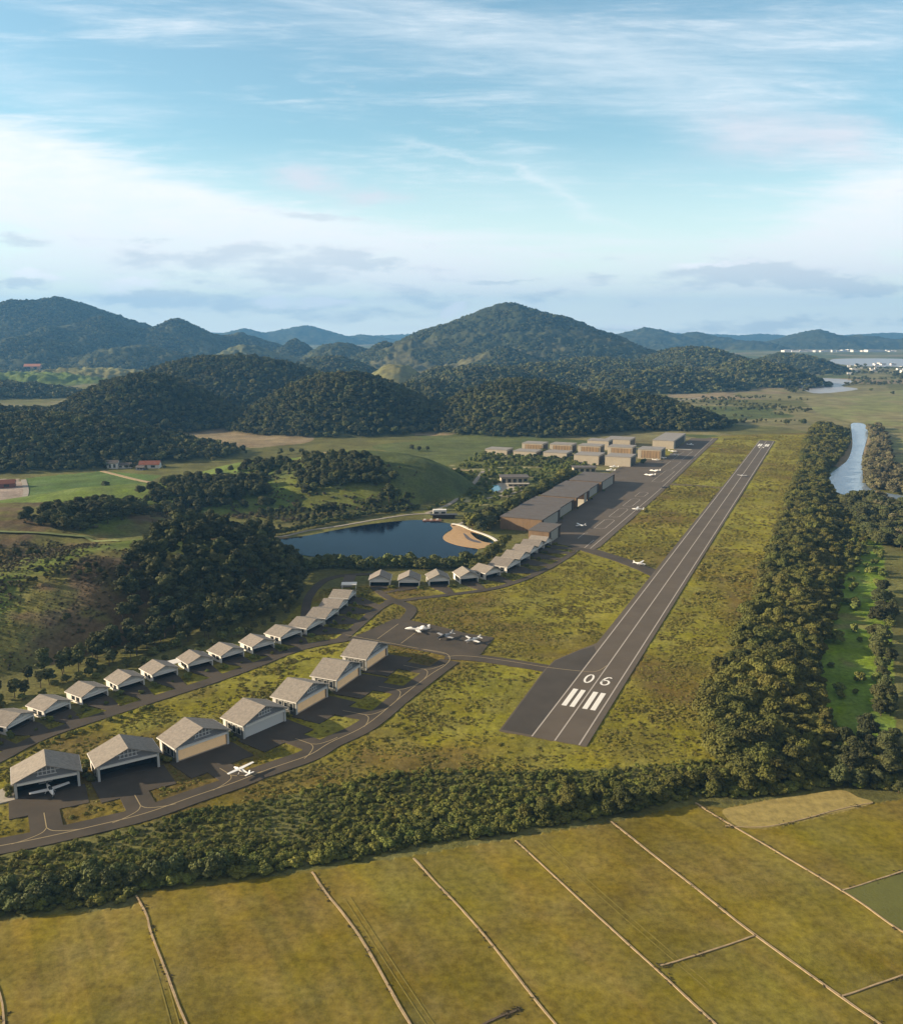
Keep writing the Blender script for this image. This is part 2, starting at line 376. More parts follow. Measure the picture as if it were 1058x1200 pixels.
SLAT = mat('slatted_timber', (.30, .21, .12), .85, .35, 1.2, stretch=(1, 1, .05))
DOORM = mat('pale_door', (.40, .37, .32), .6, .06, .6)
WARM = mat('glowing_door', (.54, .37, .20), .6, emit=.2, var_col=(.40, .28, .15), scale=.35)  # panel itself emits, standing in for light from inside the hangar
WARMI = mat('glowing_floor', (.80, .62, .38), .7, emit=.35)  # floor slab emits, the interior light is put into its surface
PLW = mat('plane_white', (.82, .81, .79), .35, spec=.5)
PLD = mat('plane_dark', (.03, .03, .035), .35, spec=.5)
BARK = mat('bark', (.10, .075, .05), .95, .2, 2)
REDR = mat('red_tile', (.20, .075, .05), .85, .15, .5)
POOLM = mat('pool_water', (.16, .42, .50), .1, spec=.5)
WOODD = mat('deck_boards', (.22, .11, .07), .8, .2, 1)
HOUSEW = mat('far_white', (.72, .70, .68), .8)
FOL = {
    'belt': mat('foliage_belt', (.108, .104, .020), .85, .3, .03, rnd=.32, var_col=(.056, .068, .014)),
    'hill': mat('foliage_hill', (.068, .076, .022), .85, .35, .06, rnd=.35, var_col=(.036, .042, .018)),
    'hedge': mat('foliage_hedge', (.085, .100, .028), .85, .3, .1, rnd=.3),
    'shrub': mat('foliage_shrub', (.150, .155, .030), .85, .3, .035, rnd=.34, var_col=(.075, .095, .019)),
    'forest': mat('foliage_forest', (.078, .082, .028), .9, .4, .012, rnd=.5, var_col=(.050, .060, .022)),
    'bright': mat('foliage_bright', (.12, .145, .03), .85, .3, .1, rnd=.3),
    'tuft': mat('foliage_tuft', (.200, .185, .036), .9, .3, .045, rnd=.22, var_col=(.130, .118, .028)),
    'scrub': mat('foliage_scrub', (.085, .085, .032), .9, .4, .05, rnd=.35, var_col=(.085, .062, .04)),
    'pale': mat('foliage_pale', (.13, .12, .06), .85, .3, .1, rnd=.3),
}

def water_mat(name, col, rough, bscale, bump, spec=.5, ior=1.33):
    m = mat(name, col, rough, spec=spec, bump=bump, bscale=bscale); m.node_tree.nodes['Principled BSDF'].inputs['IOR'].default_value = ior; return m
LAKEM = water_mat('lake_water', (.004, .008, .020), .05, .30, .045, .5, 1.10)
RIVM = water_mat('river_water', (.22, .29, .38), .18, .22, .35, .7)
FLOODM = water_mat('flood_water', (.30, .28, .27), .3, .05, .1, .5)

def ground_mat():
    m = bpy.data.materials.new('ground'); m.use_nodes = True
    nt = m.node_tree; N = nt.nodes; L = nt.links; b = N['Principled BSDF']
    b.inputs['Roughness'].default_value = .95; b.inputs['Specular IOR Level'].default_value = .08
    at = N.new('ShaderNodeAttribute'); at.attribute_name = 'cover'
    geo = N.new('ShaderNodeNewGeometry')
    def no(s, d, r=.65, st=None):
        n = N.new('ShaderNodeTexNoise'); n.inputs['Scale'].default_value = s; n.inputs['Detail'].default_value = d; n.inputs['Roughness'].default_value = r
        if st:
            mp = N.new('ShaderNodeMapping'); mp.inputs['Scale'].default_value = st; L.new(geo.outputs['Position'], mp.inputs[0]); L.new(mp.outputs[0], n.inputs['Vector'])
        else: L.new(geo.outputs['Position'], n.inputs['Vector'])
        return n.outputs[0]
    def rng(v, lo, hi, a=.35, c=.65):
        r = N.new('ShaderNodeMapRange'); L.new(v, r.inputs[0]); r.inputs[1].default_value = a; r.inputs[2].default_value = c; r.inputs[3].default_value = lo; r.inputs[4].default_value = hi; return r.outputs[0]
    def mul(a, c):
        n = N.new('ShaderNodeMath'); n.operation = 'MULTIPLY'; L.new(a, n.inputs[0]); L.new(c, n.inputs[1]); return n.outputs[0]
    v = mul(rng(no(.03, 6), .72, 1.26), rng(no(.45, 5, .7), .72, 1.25))
    v = mul(v, rng(no(.006, 4), .85, 1.15))
    hs = N.new('ShaderNodeHueSaturation'); L.new(at.outputs['Color'], hs.inputs['Color']); L.new(v, hs.inputs['Value'])
    L.new(rng(no(.021, 5), .490, .508), hs.inputs['Hue'])
    L.new(rng(no(.05, 5), .92, 1.10), hs.inputs['Saturation'])
    L.new(hs.outputs[0], b.inputs['Base Color'])
    bp = N.new('ShaderNodeBump'); bp.inputs['Strength'].default_value = 1; bp.inputs['Distance'].default_value = .5
    mh = N.new('ShaderNodeMath'); mh.operation = 'MULTIPLY'; L.new(no(.8, 6, .75), mh.inputs[0]); L.new(at.outputs['Alpha'], mh.inputs[1])
    L.new(mh.outputs[0], bp.inputs['Height']); L.new(bp.outputs[0], b.inputs['Normal'])
    return m
GROUNDM = ground_mat()

# ------------------------------------------------------------------ object helpers
def tag(o, label=None, cat=None, group=None, kind=None):
    if label: o['label'] = label
    if cat: o['category'] = cat
    if group: o['group'] = group
    if kind: o['kind'] = kind
    return o
def empty(name, x, y, z=0., rot=0., **k):
    o = bpy.data.objects.new(name, None); COL.objects.link(o); o.location = (x, y, z); o.rotation_euler = (0, 0, rot); o.empty_display_size = .5
    return tag(o, **k)
ONES = 'first second third fourth fifth sixth seventh eighth ninth tenth eleventh twelfth thirteenth fourteenth fifteenth sixteenth seventeenth eighteenth nineteenth'.split()
def ordw(n):
    if n < 20: return ONES[n - 1]
    t = {2: 'twent', 3: 'thirt', 4: 'fort'}[n // 10]
    return t + 'ieth' if n % 10 == 0 else t + 'y-' + ONES[n % 10 - 1]
def children(o): return [c for c in bpy.data.objects if c.parent is o] if False else list(o.children)
class MB:
    def __init__(s): s.v = []; s.f = []
    def poly(s, pts):
        b = len(s.v); s.v += [tuple(float(c) for c in p) for p in pts]; s.f.append(tuple(range(b, b + len(pts)))); return s
    def box(s, x0, x1, y0, y1, z0, z1):
        b = len(s.v)
        s.v += [(x0, y0, z0), (x1, y0, z0), (x1, y1, z0), (x0, y1, z0), (x0, y0, z1), (x1, y0, z1), (x1, y1, z1), (x0, y1, z1)]
        for q in ((3, 2, 1, 0), (4, 5, 6, 7), (0, 1, 5, 4), (1, 2, 6, 5), (2, 3, 7, 6), (3, 0, 4, 7)): s.f.append(tuple(b + i for i in q))
        return s
    def hexa(s, lo, hi):
        b = len(s.v); n = len(lo); s.v += [tuple(map(float, p)) for p in lo] + [tuple(map(float, p)) for p in hi]
        s.f.append(tuple(b + i for i in range(n - 1, -1, -1))); s.f.append(tuple(b + n + i for i in range(n)))
        for i in range(n): j = (i + 1) % n; s.f.append((b + i, b + j, b + n + j, b + n + i))
        return s
    def loft(s, rings):
        b = len(s.v); n = len(rings[0])
        for r in rings: s.v += [tuple(map(float, p)) for p in r]
        for k in range(len(rings) - 1):
            for i in range(n):
                j = (i + 1) % n; s.f.append((b + k * n + i, b + k * n + j, b + (k + 1) * n + j, b + (k + 1) * n + i))
        s.f.append(tuple(b + i for i in range(n - 1, -1, -1))); e = b + (len(rings) - 1) * n; s.f.append(tuple(e + i for i in range(n)))
        return s
    def tube(s, p0, p1, r0, r1, n=8):
        p0 = Vector(p0); p1 = Vector(p1); d = (p1 - p0).normalized(); a = d.orthogonal().normalized(); c = d.cross(a)
        return s.loft([[p + (a * math.cos(2 * math.pi * i / n) + c * math.sin(2 * math.pi * i / n)) * r for i in range(n)] for p, r in ((p0, r0), (p1, r1))])
    def build(s, name, m, parent=None, smooth=False):
        me = bpy.data.meshes.new(name); me.from_pydata(s.v, [], s.f); me.materials.append(m)
        if smooth: me.polygons.foreach_set('use_smooth', [True] * len(me.polygons))
        me.update(); o = bpy.data.objects.new(name, me); COL.objects.link(o)
        if parent: o.parent = parent
        return o
def copy_tree(o, parent=None):
    c = o.copy(); COL.objects.link(c); c.parent = parent
    for ch in o.children: copy_tree(ch, c)
    return c

# ------------------------------------------------------------------ ground sheet
def zone_poly(pts): return [P(*p) for p in pts]
Z_AIR = zone_poly([(-300, 1010), (0, 1000), (200, 958), (380, 922), (520, 905), (700, 900), (840, 893), (870, 800), (905, 700), (940, 600), (960, 515), (940, 507), (848, 510), (790, 520), (700, 560), (640, 640), (560, 690), (440, 685), (370, 690), (300, 760), (0, 870), (-300, 900)])
Z_FAR = zone_poly([(-600, 520), (900, 500), (1500, 520), (1500, 420), (-600, 420)])
Z_CORR = zone_poly([(960, 620), (1030, 600), (1046, 760), (1050, 900), (960, 920)])
Z_WHEAT = zone_poly([(845, 950), (905, 936), (982, 927), (1020, 943), (900, 971), (866, 968)])
Z_GFLD = zone_poly([(30, 560), (120, 552), (190, 557), (165, 570), (100, 582), (32, 580)])
Z_RIGHT = zone_poly([(940, 470), (1120, 450), (1300, 470), (1300, 620), (1100, 600), (1045, 540), (1020, 500), (960, 486)])
Z_CROP = zone_poly([(985, 1043), (1058, 1022), (1200, 980), (1300, 1200), (1200, 1160), (1058, 1095)])
Z_DIRTL = zone_poly([(-120, 563), (22, 561), (30, 572), (24, 590), (-120, 600)])
Z_GARD = zone_poly([(520, 545), (640, 520), (700, 540), (690, 552), (640, 570), (580, 600), (545, 600), (520, 590)])
def build_ground():
    nr, na = 1060, 900
    r = 95 * (16000 / 95) ** np.linspace(0, 1, nr); a = np.radians(np.linspace(-52, 48, na))
    Rr, Aa = np.meshgrid(r, a, indexing='ij'); x = Rr * np.sin(Aa); y = Rr * np.cos(Aa)
    x = x.ravel(); y = y.ravel()
    z = T(x, y); h, who = hills_at(x, y)
    n1 = fbm(x / 60, y / 60, 4, 31); n2 = fbm(x / 14, y / 14, 3, 41); n3 = fbm(x / 300, y / 300, 4, 51)
    def C(*c): return np.array(c)
    col = np.zeros((len(x), 4)); col[:, :3] = C(.135, .135, .045); col[:, 3] = 1
    def put(m, c, w=1.0):
        w = np.broadcast_to(np.asarray(w, float), x.shape)[m][:, None]
        col[m, :3] = col[m, :3] * (1 - w) + np.asarray(c) * w
    allm = np.ones(x.shape, bool)
    # valley floor: patchwork of pasture, scrub and dry fields
    cx = np.floor(x / 170 + n3 * 3).astype(int); cy = np.floor(y / 260 + n3 * 2).astype(int)
    q = _hash(cx, cy, 77)
    far = y > 950
    put(far & (q < .35), (.20, .185, .085)); put(far & (q > .75), (.10, .12, .04)); put(far & (q > .55) & (q < .65), (.25, .20, .12))
    m = inpoly(x, y, Z_AIR); put(m, (.205, .192, .030)); put(m, (.135, .095, .030), np.clip((n1 - .52) * 5, 0, .8)); put(m, (.235, .222, .040), np.clip((.46 - n1) * 4, 0, .7))
    m = inpoly(x, y, Z_RIGHT); put(m, (.20, .21, .085)); put(m, (.24, .21, .11), np.clip((n1 - .5) * 5, 0, .7))
    m = inpoly(x, y, Z_CORR); put(m, (.150, .225, .030)); put(m, (.20, .17, .07), np.clip((n2 - .60) * 5, 0, .7))
    m = inpoly(x, y, Z_DIRTL); put(m, (.34, .28, .24))
    m = inpoly(x, y, Z_GFLD); put(m, (.105, .16, .045))
    m = inpoly(x, y, Z_GARD); put(m, (.12, .13, .035)); put(m, (.36, .33, .2), np.clip((n2 - .62) * 8, 0, .8))
    m = inpoly(x, y, FIELDS)
    fa, fb = P(485, 1007), P(650, 1200); fd = (fb - fa) / np.hypot(*(fb - fa)); al = x * fd[0] + y * fd[1]; ac = x * fd[1] - y * fd[0]
    put(m, (.186, .150, .030)); put(m, (.150, .136, .022), np.clip((n1 - .50) * 2.4, 0, .5)); put(m, (.215, .160, .036), np.clip((.45 - fbm(ac / 8, al / 70, 4, 61)) * 4, 0, .5)); put(m, (.130, .112, .022), np.clip((fbm(ac / 1.8, al / 60, 2, 66) - .58) * 5, 0, .5))
    col[m, 3] = .22
    m2 = inpoly(x, y, Z_WHEAT); put(m2, (.30, .24, .09))
    covers = np.array([h_[6] for h_ in HILLS] + ['none'])[who]
    k = np.clip(h / 3.0, 0, 1)
    def cov(nm, c): m = covers == nm; put(m, c, k); return m
    m = cov('forest', (.040, .047, .020)); m = m & (y > 2100); put(m, (.095, .095, .04), k * np.clip((n1 - .56) * 6, 0, .5))
    cov('pasture', (.125, .170, .040)); m = cov('meadow', (.085, .105, .036)); put(m, (.15, .17, .04), np.clip((n1 - .5) * 5, 0, .8))
    cov('dry', (.17, .165, .065)); m = cov('scrub', (.135, .130, .044)); put(m, (.12, .082, .055), np.clip((n2 * .5 + n1 * .5 - .50) * 7, 0, .75)); put(m, (.10, .145, .03), np.clip((.44 - n1) * 6, 0, .8))
    m = cov('mixed', (.12, .125, .055)); put(m, (.05, .06, .03), np.clip((n1 - .5) * 8, 0, 1))
    nn = fbm(x / 210, y / 210, 4, 71)
    m = cov('mountain', (.042, .050, .022)); put(m, (.125, .118, .06), np.clip((nn - .55) * 9, 0, .75) * np.clip(1.3 - h / 130, 0, 1))
    idx = np.arange(nr * na).reshape(nr, na)
    f = np.stack([idx[:-1, :-1], idx[1:, :-1], idx[1:, 1:], idx[:-1, 1:]], -1).reshape(-1, 4)
    me = bpy.data.meshes.new('ground'); me.vertices.add(len(x)); me.vertices.foreach_set('co', np.stack([x, y, z], -1).astype(np.float32).ravel())
    me.loops.add(f.size); me.loops.foreach_set('vertex_index', f.ravel().astype(np.int32)); me.polygons.add(len(f))
    me.polygons.foreach_set('loop_start', np.arange(0, f.size, 4, dtype=np.int32))
    me.update(calc_edges=True)
    at = me.color_attributes.new('cover', 'FLOAT_COLOR', 'POINT'); at.data.foreach_set('color', col.astype(np.float32).ravel())
    me.polygons.foreach_set('use_smooth', np.ones(len(f), bool))
    me.materials.append(GROUNDM)
    o = bpy.data.objects.new('ground', me); COL.objects.link(o)
    tag(o, 'grassy valley floor with golden fields rising into wooded hills and mountains', 'ground', kind='structure')
build_ground()

# ------------------------------------------------------------------ flat sheets: water, paving, markings
def sheet(name, pts, z, m, label, cat, kind='structure', thick=.5, parent=None, group=None):
    p = [tuple(q) for q in pts]
    a = sum(p[i - 1][0] * p[i][1] - p[i][0] * p[i - 1][1] for i in range(len(p)))
    if a < 0: p = p[::-1]
    o = MB().hexa([(x, y, z - thick) for x, y in p], [(x, y, z) for x, y in p]).build(name, m, parent)
    return tag(o, label, cat, group, kind)
def ribbon(mb, pts, w, z, thick=.4, ends=0):
    pts = [np.array(p, float) for p in pts]; n = len(pts); Lf, Rt = [], []
    for i in range(n):
        d = pts[min(i + 1, n - 1)] - pts[max(i - 1, 0)]; d /= np.hypot(*d) + 1e-9; s = np.array((-d[1], d[0]))
        ww = w[i] if hasattr(w, '__len__') else w
        Lf.append(pts[i] + s * ww / 2); Rt.append(pts[i] - s * ww / 2)
    b = len(mb.v)
    for l, r in zip(Lf, Rt): mb.v += [(l[0], l[1], z), (r[0], r[1], z), (l[0], l[1], z - thick), (r[0], r[1], z - thick)]
    for i in range(n - 1):
        k = b + 4 * i
        mb.f += [(k, k + 1, k + 5, k + 4), (k + 2, k, k + 4, k + 6), (k + 1, k + 3, k + 7, k + 5)]
    mb.f += [(b, b + 2, b + 3, b + 1), (b + 4 * n - 4, b + 4 * n - 3, b + 4 * n - 1, b + 4 * n - 2)]
    return mb
def road(name, px, w, z, m, label, cat, smooth=True, world=False):
    pts = [np.array(p) if world else P(*p) for p in px]
    if smooth: pts = smooth_poly(pts, 6, False)
    o = ribbon(MB(), pts, w, z).build(name, m)
    return tag(o, label, cat, None, 'structure')

def wsheet(name, pts, z, m, label):
    o = MB().poly([(x, y, z) for x, y in pts]).build(name, m)
    me = o.data
    if me.polygons[0].normal.z < 0: me.flip_normals()
    return tag(o, label, 'water', None, 'structure')
def grow(pts, d):
    c = np.mean(pts, 0); out = []; n = len(pts); a = sum(pts[i - 1][0] * pts[i][1] - pts[i][0] * pts[i - 1][1] for i in range(n)); s = 1 if a > 0 else -1
    for i in range(n):
        t = pts[(i + 1) % n] - pts[i - 1]; t = t / (np.hypot(*t) + 1e-9); out.append(pts[i] + np.array((t[1], -t[0])) * d * s)
    return out
wsheet('lake_water', grow(LAKE, .8), -.10, LAKEM, 'dark blue lake beside the row of gabled hangars')
wsheet('river_water', grow(RIVER, .8), -.12, RIVM, 'pale blue river winding along the right side')
wsheet('flood_water', FLOOD, -.1, FLOODM, 'pale flooded land beyond the wooded ridge')
wsheet('far_water', FLOOD2, -.1, FLOODM, 'pale sheet of water before the distant town')
sheet('sand_beach', smooth_poly([P(480 + x / 6.6125, 530 + y / 6.6125) for x, y in [(318, 560), (400, 566), (480, 600), (560, 650), (620, 690), (628, 720), (560, 745), (500, 742), (380, 722), (290, 692), (258, 662), (280, 632), (322, 606), (332, 585)]], 4), .12, SAND, 'curved orange sand beach at the lake corner', 'beach')
sheet('beach_pool', smooth_poly([P(480 + x / 6.6125, 530 + y / 6.6125) for x, y in [(470, 622), (520, 632), (590, 660), (640, 690), (642, 704), (600, 700), (560, 690), (510, 665)]], 4), .15, mat('dark_pool', (.01, .015, .02), .1, spec=.6), 'narrow dark pool between the beach and the white promenade', 'pool')
sheet('beach_channel', smooth_poly([P(480 + x / 6.6125, 530 + y / 6.6125) for x, y in [(415, 628), (440, 640), (480, 672), (545, 692), (548, 704), (490, 694), (440, 670)]], 4), .15, mat('wet_stone', (.12, .11, .12), .5), 'thin grey crescent channel in the sand beach', 'channel')
road('promenade', [(480 + x / 6.6125, 530 + y / 6.6125) for x, y in [(330, 556), (400, 570), (470, 600), (540, 625), (610, 652), (660, 680), (678, 706)]], 2.4, .5, WPL, 'white curved promenade edging the lake beach', 'path')
road('lake_path', [(318, 630), (335, 628), (360, 622), (400, 616), (440, 609), (480, 603), (508, 602)], 3.0, .16, GRAVEL, 'pale path along the far shore of the lake', 'path')

# runway and taxiways
sheet('runway', [ST(0, -22), ST(68, -25.2), ST(81, -24.5), ST(99, -17.8), ST(112, -12.3), ST(300, -12.3), ST(1026, -12.3), ST(1026, 8.5), ST(1000, 8.5), ST(300, 10.6), ST(0, 12.2)], .06, RUNW, 'long grey-brown asphalt runway with white lines', 'runway')
sheet('turning_pad', [ST(1.2, -21.4), ST(68, -24.6), ST(80.6, -23.9), ST(98.6, -17.2), ST(107, -12.4), ST(100, -9.6), ST(1.2, -9.2)], .075, PAD, 'darker asphalt pad widening the near end of the runway', 'taxiway', thick=.01)
rl = MB()
def sline(mb, s0, t0, s1, t1, w, z): ribbon(mb, [ST(s0, t0), ST(s1, t1)], w, z, .004)
sline(rl, 0, -8.9, 1020, -11.6, .55, .095); sline(rl, 0, 9.4, 1020, 6.9, .55, .095); sline(rl, 0, .1, 1020, -2.6, .55, .095)
tag(rl.build('runway_line', LINE), 'thin white edge lines and centre line along the runway', 'marking', None, 'structure')
th = MB()
for t0, t1 in ((-7.0, -4.9), (-3.6, -1.6), (1.7, 3.8), (5.0, 7.1)): sline(th, 32.6, (t0 + t1) / 2, 51.5, (t0 + t1) / 2 - .15, t1 - t0, .1)
tag(th.build('threshold_stripe', WHITE), 'four white threshold bars at the near end of the runway', 'marking', None, 'structure')
th = MB()
for t0 in (-8.2, -5.4, 0.6, 3.4): sline(th, 955, t0, 983, t0, 2.2, .1)
for t0 in (-5.5, -0.5): sline(th, 938, t0, 948, t0, 1.6, .1)
tag(th.build('threshold_stripe', WHITE), 'white threshold bars at the far end of the runway', 'marking', None, 'structure')
def digit(ch, s0, t0, H, W):
    mb = MB(); st = .95
    if ch == '0':
        pts = [(W / 2 * (1 + .92 * math.sin(a)), H / 2 * (1 + .95 * math.cos(a))) for a in np.linspace(0, 2 * math.pi, 33)]
    else:
        pts = [(W / 2 + W * .46 * math.cos(a), H * .31 + H * .27 * math.sin(a)) for a in np.linspace(math.pi * .9, math.pi * .9 - 2 * math.pi, 28)]
        pts += [(W * .08, H * .52), (W * .22, H * .76), (W * .46, H * .92), (W * .72, H * .97), (W * .95, H * .88)]
    ribbon(mb, [ST(s0 + q, t0 + p) for p, q in pts], st, .1, .004)
    return tag(mb.build('runway_number', WHITE), 'white digit %s painted %s of the runway centre line' % (ch, 'left' if ch == '0' else 'right'), 'marking', None, 'structure')
digit('0', 60.0, -5.6, 10.2, 3.4); digit('6', 60.0, 1.9, 10.2, 3.5)

sheet('parallel_taxiway', [ST(300, -62.5), ST(313, -111), ST(322, -95), ST(322, -114), ST(340, -114), ST(590, -116), ST(590, -134), ST(700, -134), ST(716, -124), ST(770, -120), ST(770, -101), ST(875, -101), ST(875, -104), ST(1015, -104), ST(1020, -84), ST(1030, -82), ST(1030, -68.5), ST(840, -66), ST(560, -61), ST(312, -60.5)], .05, RUNW, 'brown asphalt apron and parallel taxiway beside the long hangars', 'taxiway')
road('taxiway_link', [tuple(ST(s, t)) for s, t in [(318, -92), (311, -82), (298, -64), (280, -38), (262, -18), (250, -8)]], [10, 10, 11, 11, 13, 18] if False else 11, .035, ASPH, 'short asphalt taxiway from the long apron down to the runway', 'taxiway', smooth=False, world=True)
road('grass_crossing', [tuple(ST(s, t)) for s, t in [(602, -62), (604, -40), (600, -12)]], 9, .03, mat('worn_track', (.12, .095, .045), .95, .2, .2), 'faint worn crossing between taxiway and runway', 'path', smooth=False, world=True)
tl = MB()
for a in ([(303, -65.5), (560, -65.5), (1026, -75)], [(303, -69.8), (330, -69.8)], ): ribbon(tl, [ST(*p) for p in a], .5, .085, .004)
def stand(s0, s1, t0, t1, open_=False):
    c = 3; pts = [(s0, t0), (s1 - c, t0), (s1, t0 + 2), (s1, t1 - 2), (s1 - c, t1), (s0 + c, t1), (s0, t1 - 2), (s0, t0 + 2)]
    if open_: pts = pts[:3]
    for i in range(len(pts) - (1 if open_ else 0)): ribbon(tl, [ST(*pts[i]), ST(*pts[(i + 1) % len(pts)])], .4, .085, .004)
for s0, s1 in ((370, 407), (418, 457), (469, 507), (520, 545)): stand(s0, s1, -80, -72)
stand(330, 352, -82, -71, True); stand(610, 690, -82, -72); stand(700, 768, -90, -78); stand(780, 870, -90, -80)
tag(tl.build('stand_line', LINE), 'pale parking stand outlines and guide line on the long apron', 'marking', None, 'structure')
road('far_apron_strip', [tuple(ST(s, t)) for s, t in [(884, -106), (884, -84)]], 10, .068, CONC, 'pale concrete strip across the far apron', 'taxiway', smooth=False, world=True)

APRON = [(403, 750), (425, 742), (440, 735), (462, 725), (478, 726.5), (506, 732), (546, 742), (579, 747), (563, 767), (540, 770), (520, 768), (470, 757), (425, 752)]
sheet('apron', [P(*p) for p in APRON], .055, ASPH, 'small asphalt apron with three parked aircraft', 'apron')
LOOP = [(-40, 999), (0, 991.5), (51, 981.6), (113.4, 967.4), (170, 953.3), (227, 933.4), (272, 918), (316.5, 901), (362, 885), (387.5, 870), (428.5, 850), (471, 816), (503.7, 791), (527, 774)]
road('loop_taxiway', LOOP, 9.5, .04, ASPH, 'dark asphalt taxiway curving in front of the large gabled hangars', 'taxiway')
road('runway_link', [(522, 768.5), (560, 771), (600, 776.5), (640, 783), (662, 787)], 8.5, .045, ASPH, 'asphalt taxiway from the small apron to the runway', 'taxiway')
road('bend_road', [(470, 730), (478, 722), (482, 714), (474, 708), (462, 705), (450, 705)], 6, .03, ASPH, 'narrow bending road above the small apron', 'road')
road('house_road', [(-60, 918), (0, 888), (30, 872), (62, 858), (110, 842), (150, 829), (200, 813), (250, 797), (300, 779), (335, 765), (365, 756), (405, 749)], 6.5, .035, ASPH, 'road below the upper row of gabled houses', 'road')
road('front_road', [(400, 749), (415, 737), (432, 722), (446, 711), (462, 703)], 5.5, .032, ASPH, 'shaded road in front of the end houses', 'road')
road('lake_row_road', [(440, 690), (462, 703), (490, 701), (533, 696), (570, 691), (595, 685), (620, 676), (645, 664), (668, 650), (676, 643)], 4.5, .034, ASPH, 'curving road in front of the hangar houses by the lake', 'road')
road('back_road', [(362, 745), (358, 722), (362, 700), (376, 683), (395, 675.5), (420, 673), (440, 673)], 5, .03, ASPH, 'road curving behind the end houses below the wooded hill', 'road')
road('stub_road', [(411, 674), (405, 688)], 7, .033, RUNW, 'short wide driveway above the end house', 'road', smooth=False)
yl = MB()
ribbon(yl, smooth_poly([P(*p) for p in LOOP[:-1] + [(521, 780), (527, 772), (520, 765), (490, 760)]], 6, False), .34, .08, .004)
ribbon(yl, smooth_poly([P(*p) for p in [(524, 770), (535, 768.5), (560, 770), (600, 775.5), (640, 782), (685, 787), (700, 786.5), (711, 780)]], 6, False), .34, .1, .004)
ribbon(yl, [P(442, 749), P(467, 731)], .34, .08, .004); ribbon(yl, [P(470, 754), P(486, 742)], .34, .08, .004); ribbon(yl, [P(405, 744), P(470, 756), P(521, 766)], .34, .08, .004)
tag(yl.build('guide_line', YELLOW), 'yellowish guide line along the loop taxiway and apron', 'marking', None, 'structure')

o = wsheet('wheat_field', smooth_poly([P(*p) for p in [(846, 950), (870, 944), (905, 937), (945, 931), (985, 926), (1005, 934), (1021, 942), (960, 956), (900, 970), (864, 968)]], 5), .02, mat('dry_wheat', (.29, .23, .075), .95, .3, .35, bump=.1, bscale=1.2), 'pale dry wheat corner below the tree belt'); o['category'] = 'field'
o = wsheet('green_field', [P(*p) for p in [(987, 1044), (1058, 1023), (1180, 986), (1300, 1110), (1200, 1168), (1058, 1093)]], .02, mat('green_crop', (.115, .120, .028), .95, .15, .1, bump=.1, bscale=1.2), 'darker green field at the right edge between two dirt banks'); o['category'] = 'field'
# field paths (raised earth banks)
FP = [([(160, 1050), (171, 1070), (180, 1100), (218, 1200), (245, 1290)], 1.0), ([(366, 1022), (385, 1050), (420, 1095), (480, 1200), (525, 1290)], 1.2),
      ([(485, 1006), (520, 1044), (560, 1087), (650, 1200), (720, 1290)], 1.1), ([(604, 985), (740, 1110), (838, 1200), (940, 1300)], 1.0),
      ([(716, 963), (800, 1029), (885, 1096), (1030, 1200), (1160, 1295)], 1.3), ([(815, 941), (850, 963), (985, 1043), (1060, 1094), (1200, 1180)], 1.1),
      ([(773, 1132), (830, 1115), (885, 1096)], .9), ([(985, 1168), (1058, 1143), (1160, 1110)], .9), ([(985, 1044), (1058, 1021), (1150, 990)], .9),
      ([(560, 1203), (585, 1192), (608, 1183)], 1.2), ([(-20, 1120), (0, 1165), (6, 1210)], 1.0), ([(850, 968), (905, 968), (985, 948), (1022, 941)], .7)]
FPN = ['leftmost', 'second from the left', 'third from the left', 'fourth from the left', 'fifth from the left', 'rightmost long', 'short cross', 'lower right cross', 'upper right cross', 'dark short bottom', 'left edge', 'curved wheat field']
for (pp, w), nm in zip(FP, FPN):
    pts = smooth_poly([P(*p) for p in pp], 10, False)
    ww = [w * .46 * (.8 + .4 * float(vnoise(np.array(i * .7), np.array(w * 31), 3))) for i in range(len(pts))]
    pts = [p + (np.array((vnoise(np.array(i * .5), np.array(1.), 9), vnoise(np.array(i * .5), np.array(7.), 9))) - .5) * .22 for i, p in enumerate(pts)]
    o = ribbon(MB(), pts, ww, .15, .4).build('field_path', DIRT if nm != 'dark short bottom' else BARK)
    tag(o, 'pale dirt bank between the golden fields, %s one' % nm, 'field path', 'field paths', 'structure')
road('farm_road', [(-40, 590), (10, 588), (40, 586), (70, 582), (95, 578), (110, 574)], 6, .1, GRAVEL, 'pale farm road at the left beyond the ridge', 'road')
road('farm_lane', [(28, 562), (31, 575), (28, 586)], 5, .12, GRAVEL, 'short pale lane beside the bare yard at the left', 'road')
road('farm_track', [(120, 552), (140, 557), (160, 562), (175, 565)], 5, .1, DIRT, 'dirt track below the farm houses', 'path')
road('garden_road', [(566, 552), (560, 560), (548, 574), (535, 585), (520, 594), (500, 601)], 4, .12, GRAVEL, 'grey road curving past the gardens to the lake', 'road')
road('garden_path', [(558, 600), (548, 606), (543, 612), (530, 616)], 3, .12, CONC, 'pale garden path beside the lake building', 'path')
road('garden_lane', [(560, 586), (575, 583), (600, 578), (612, 574)], 3, .12, CONC, 'pale garden lane by the turquoise pool', 'path')
road('valley_track', [(560, 552), (480, 545), (440, 537), (380, 530)], 4, .1, DIRT, 'dirt track on the valley floor beyond the lake hill', 'path')
road('ridge_track', [(760, 474), (790, 470), (820, 466)], 6, .1, CONC, 'pale track beyond the wooded hill', 'path')

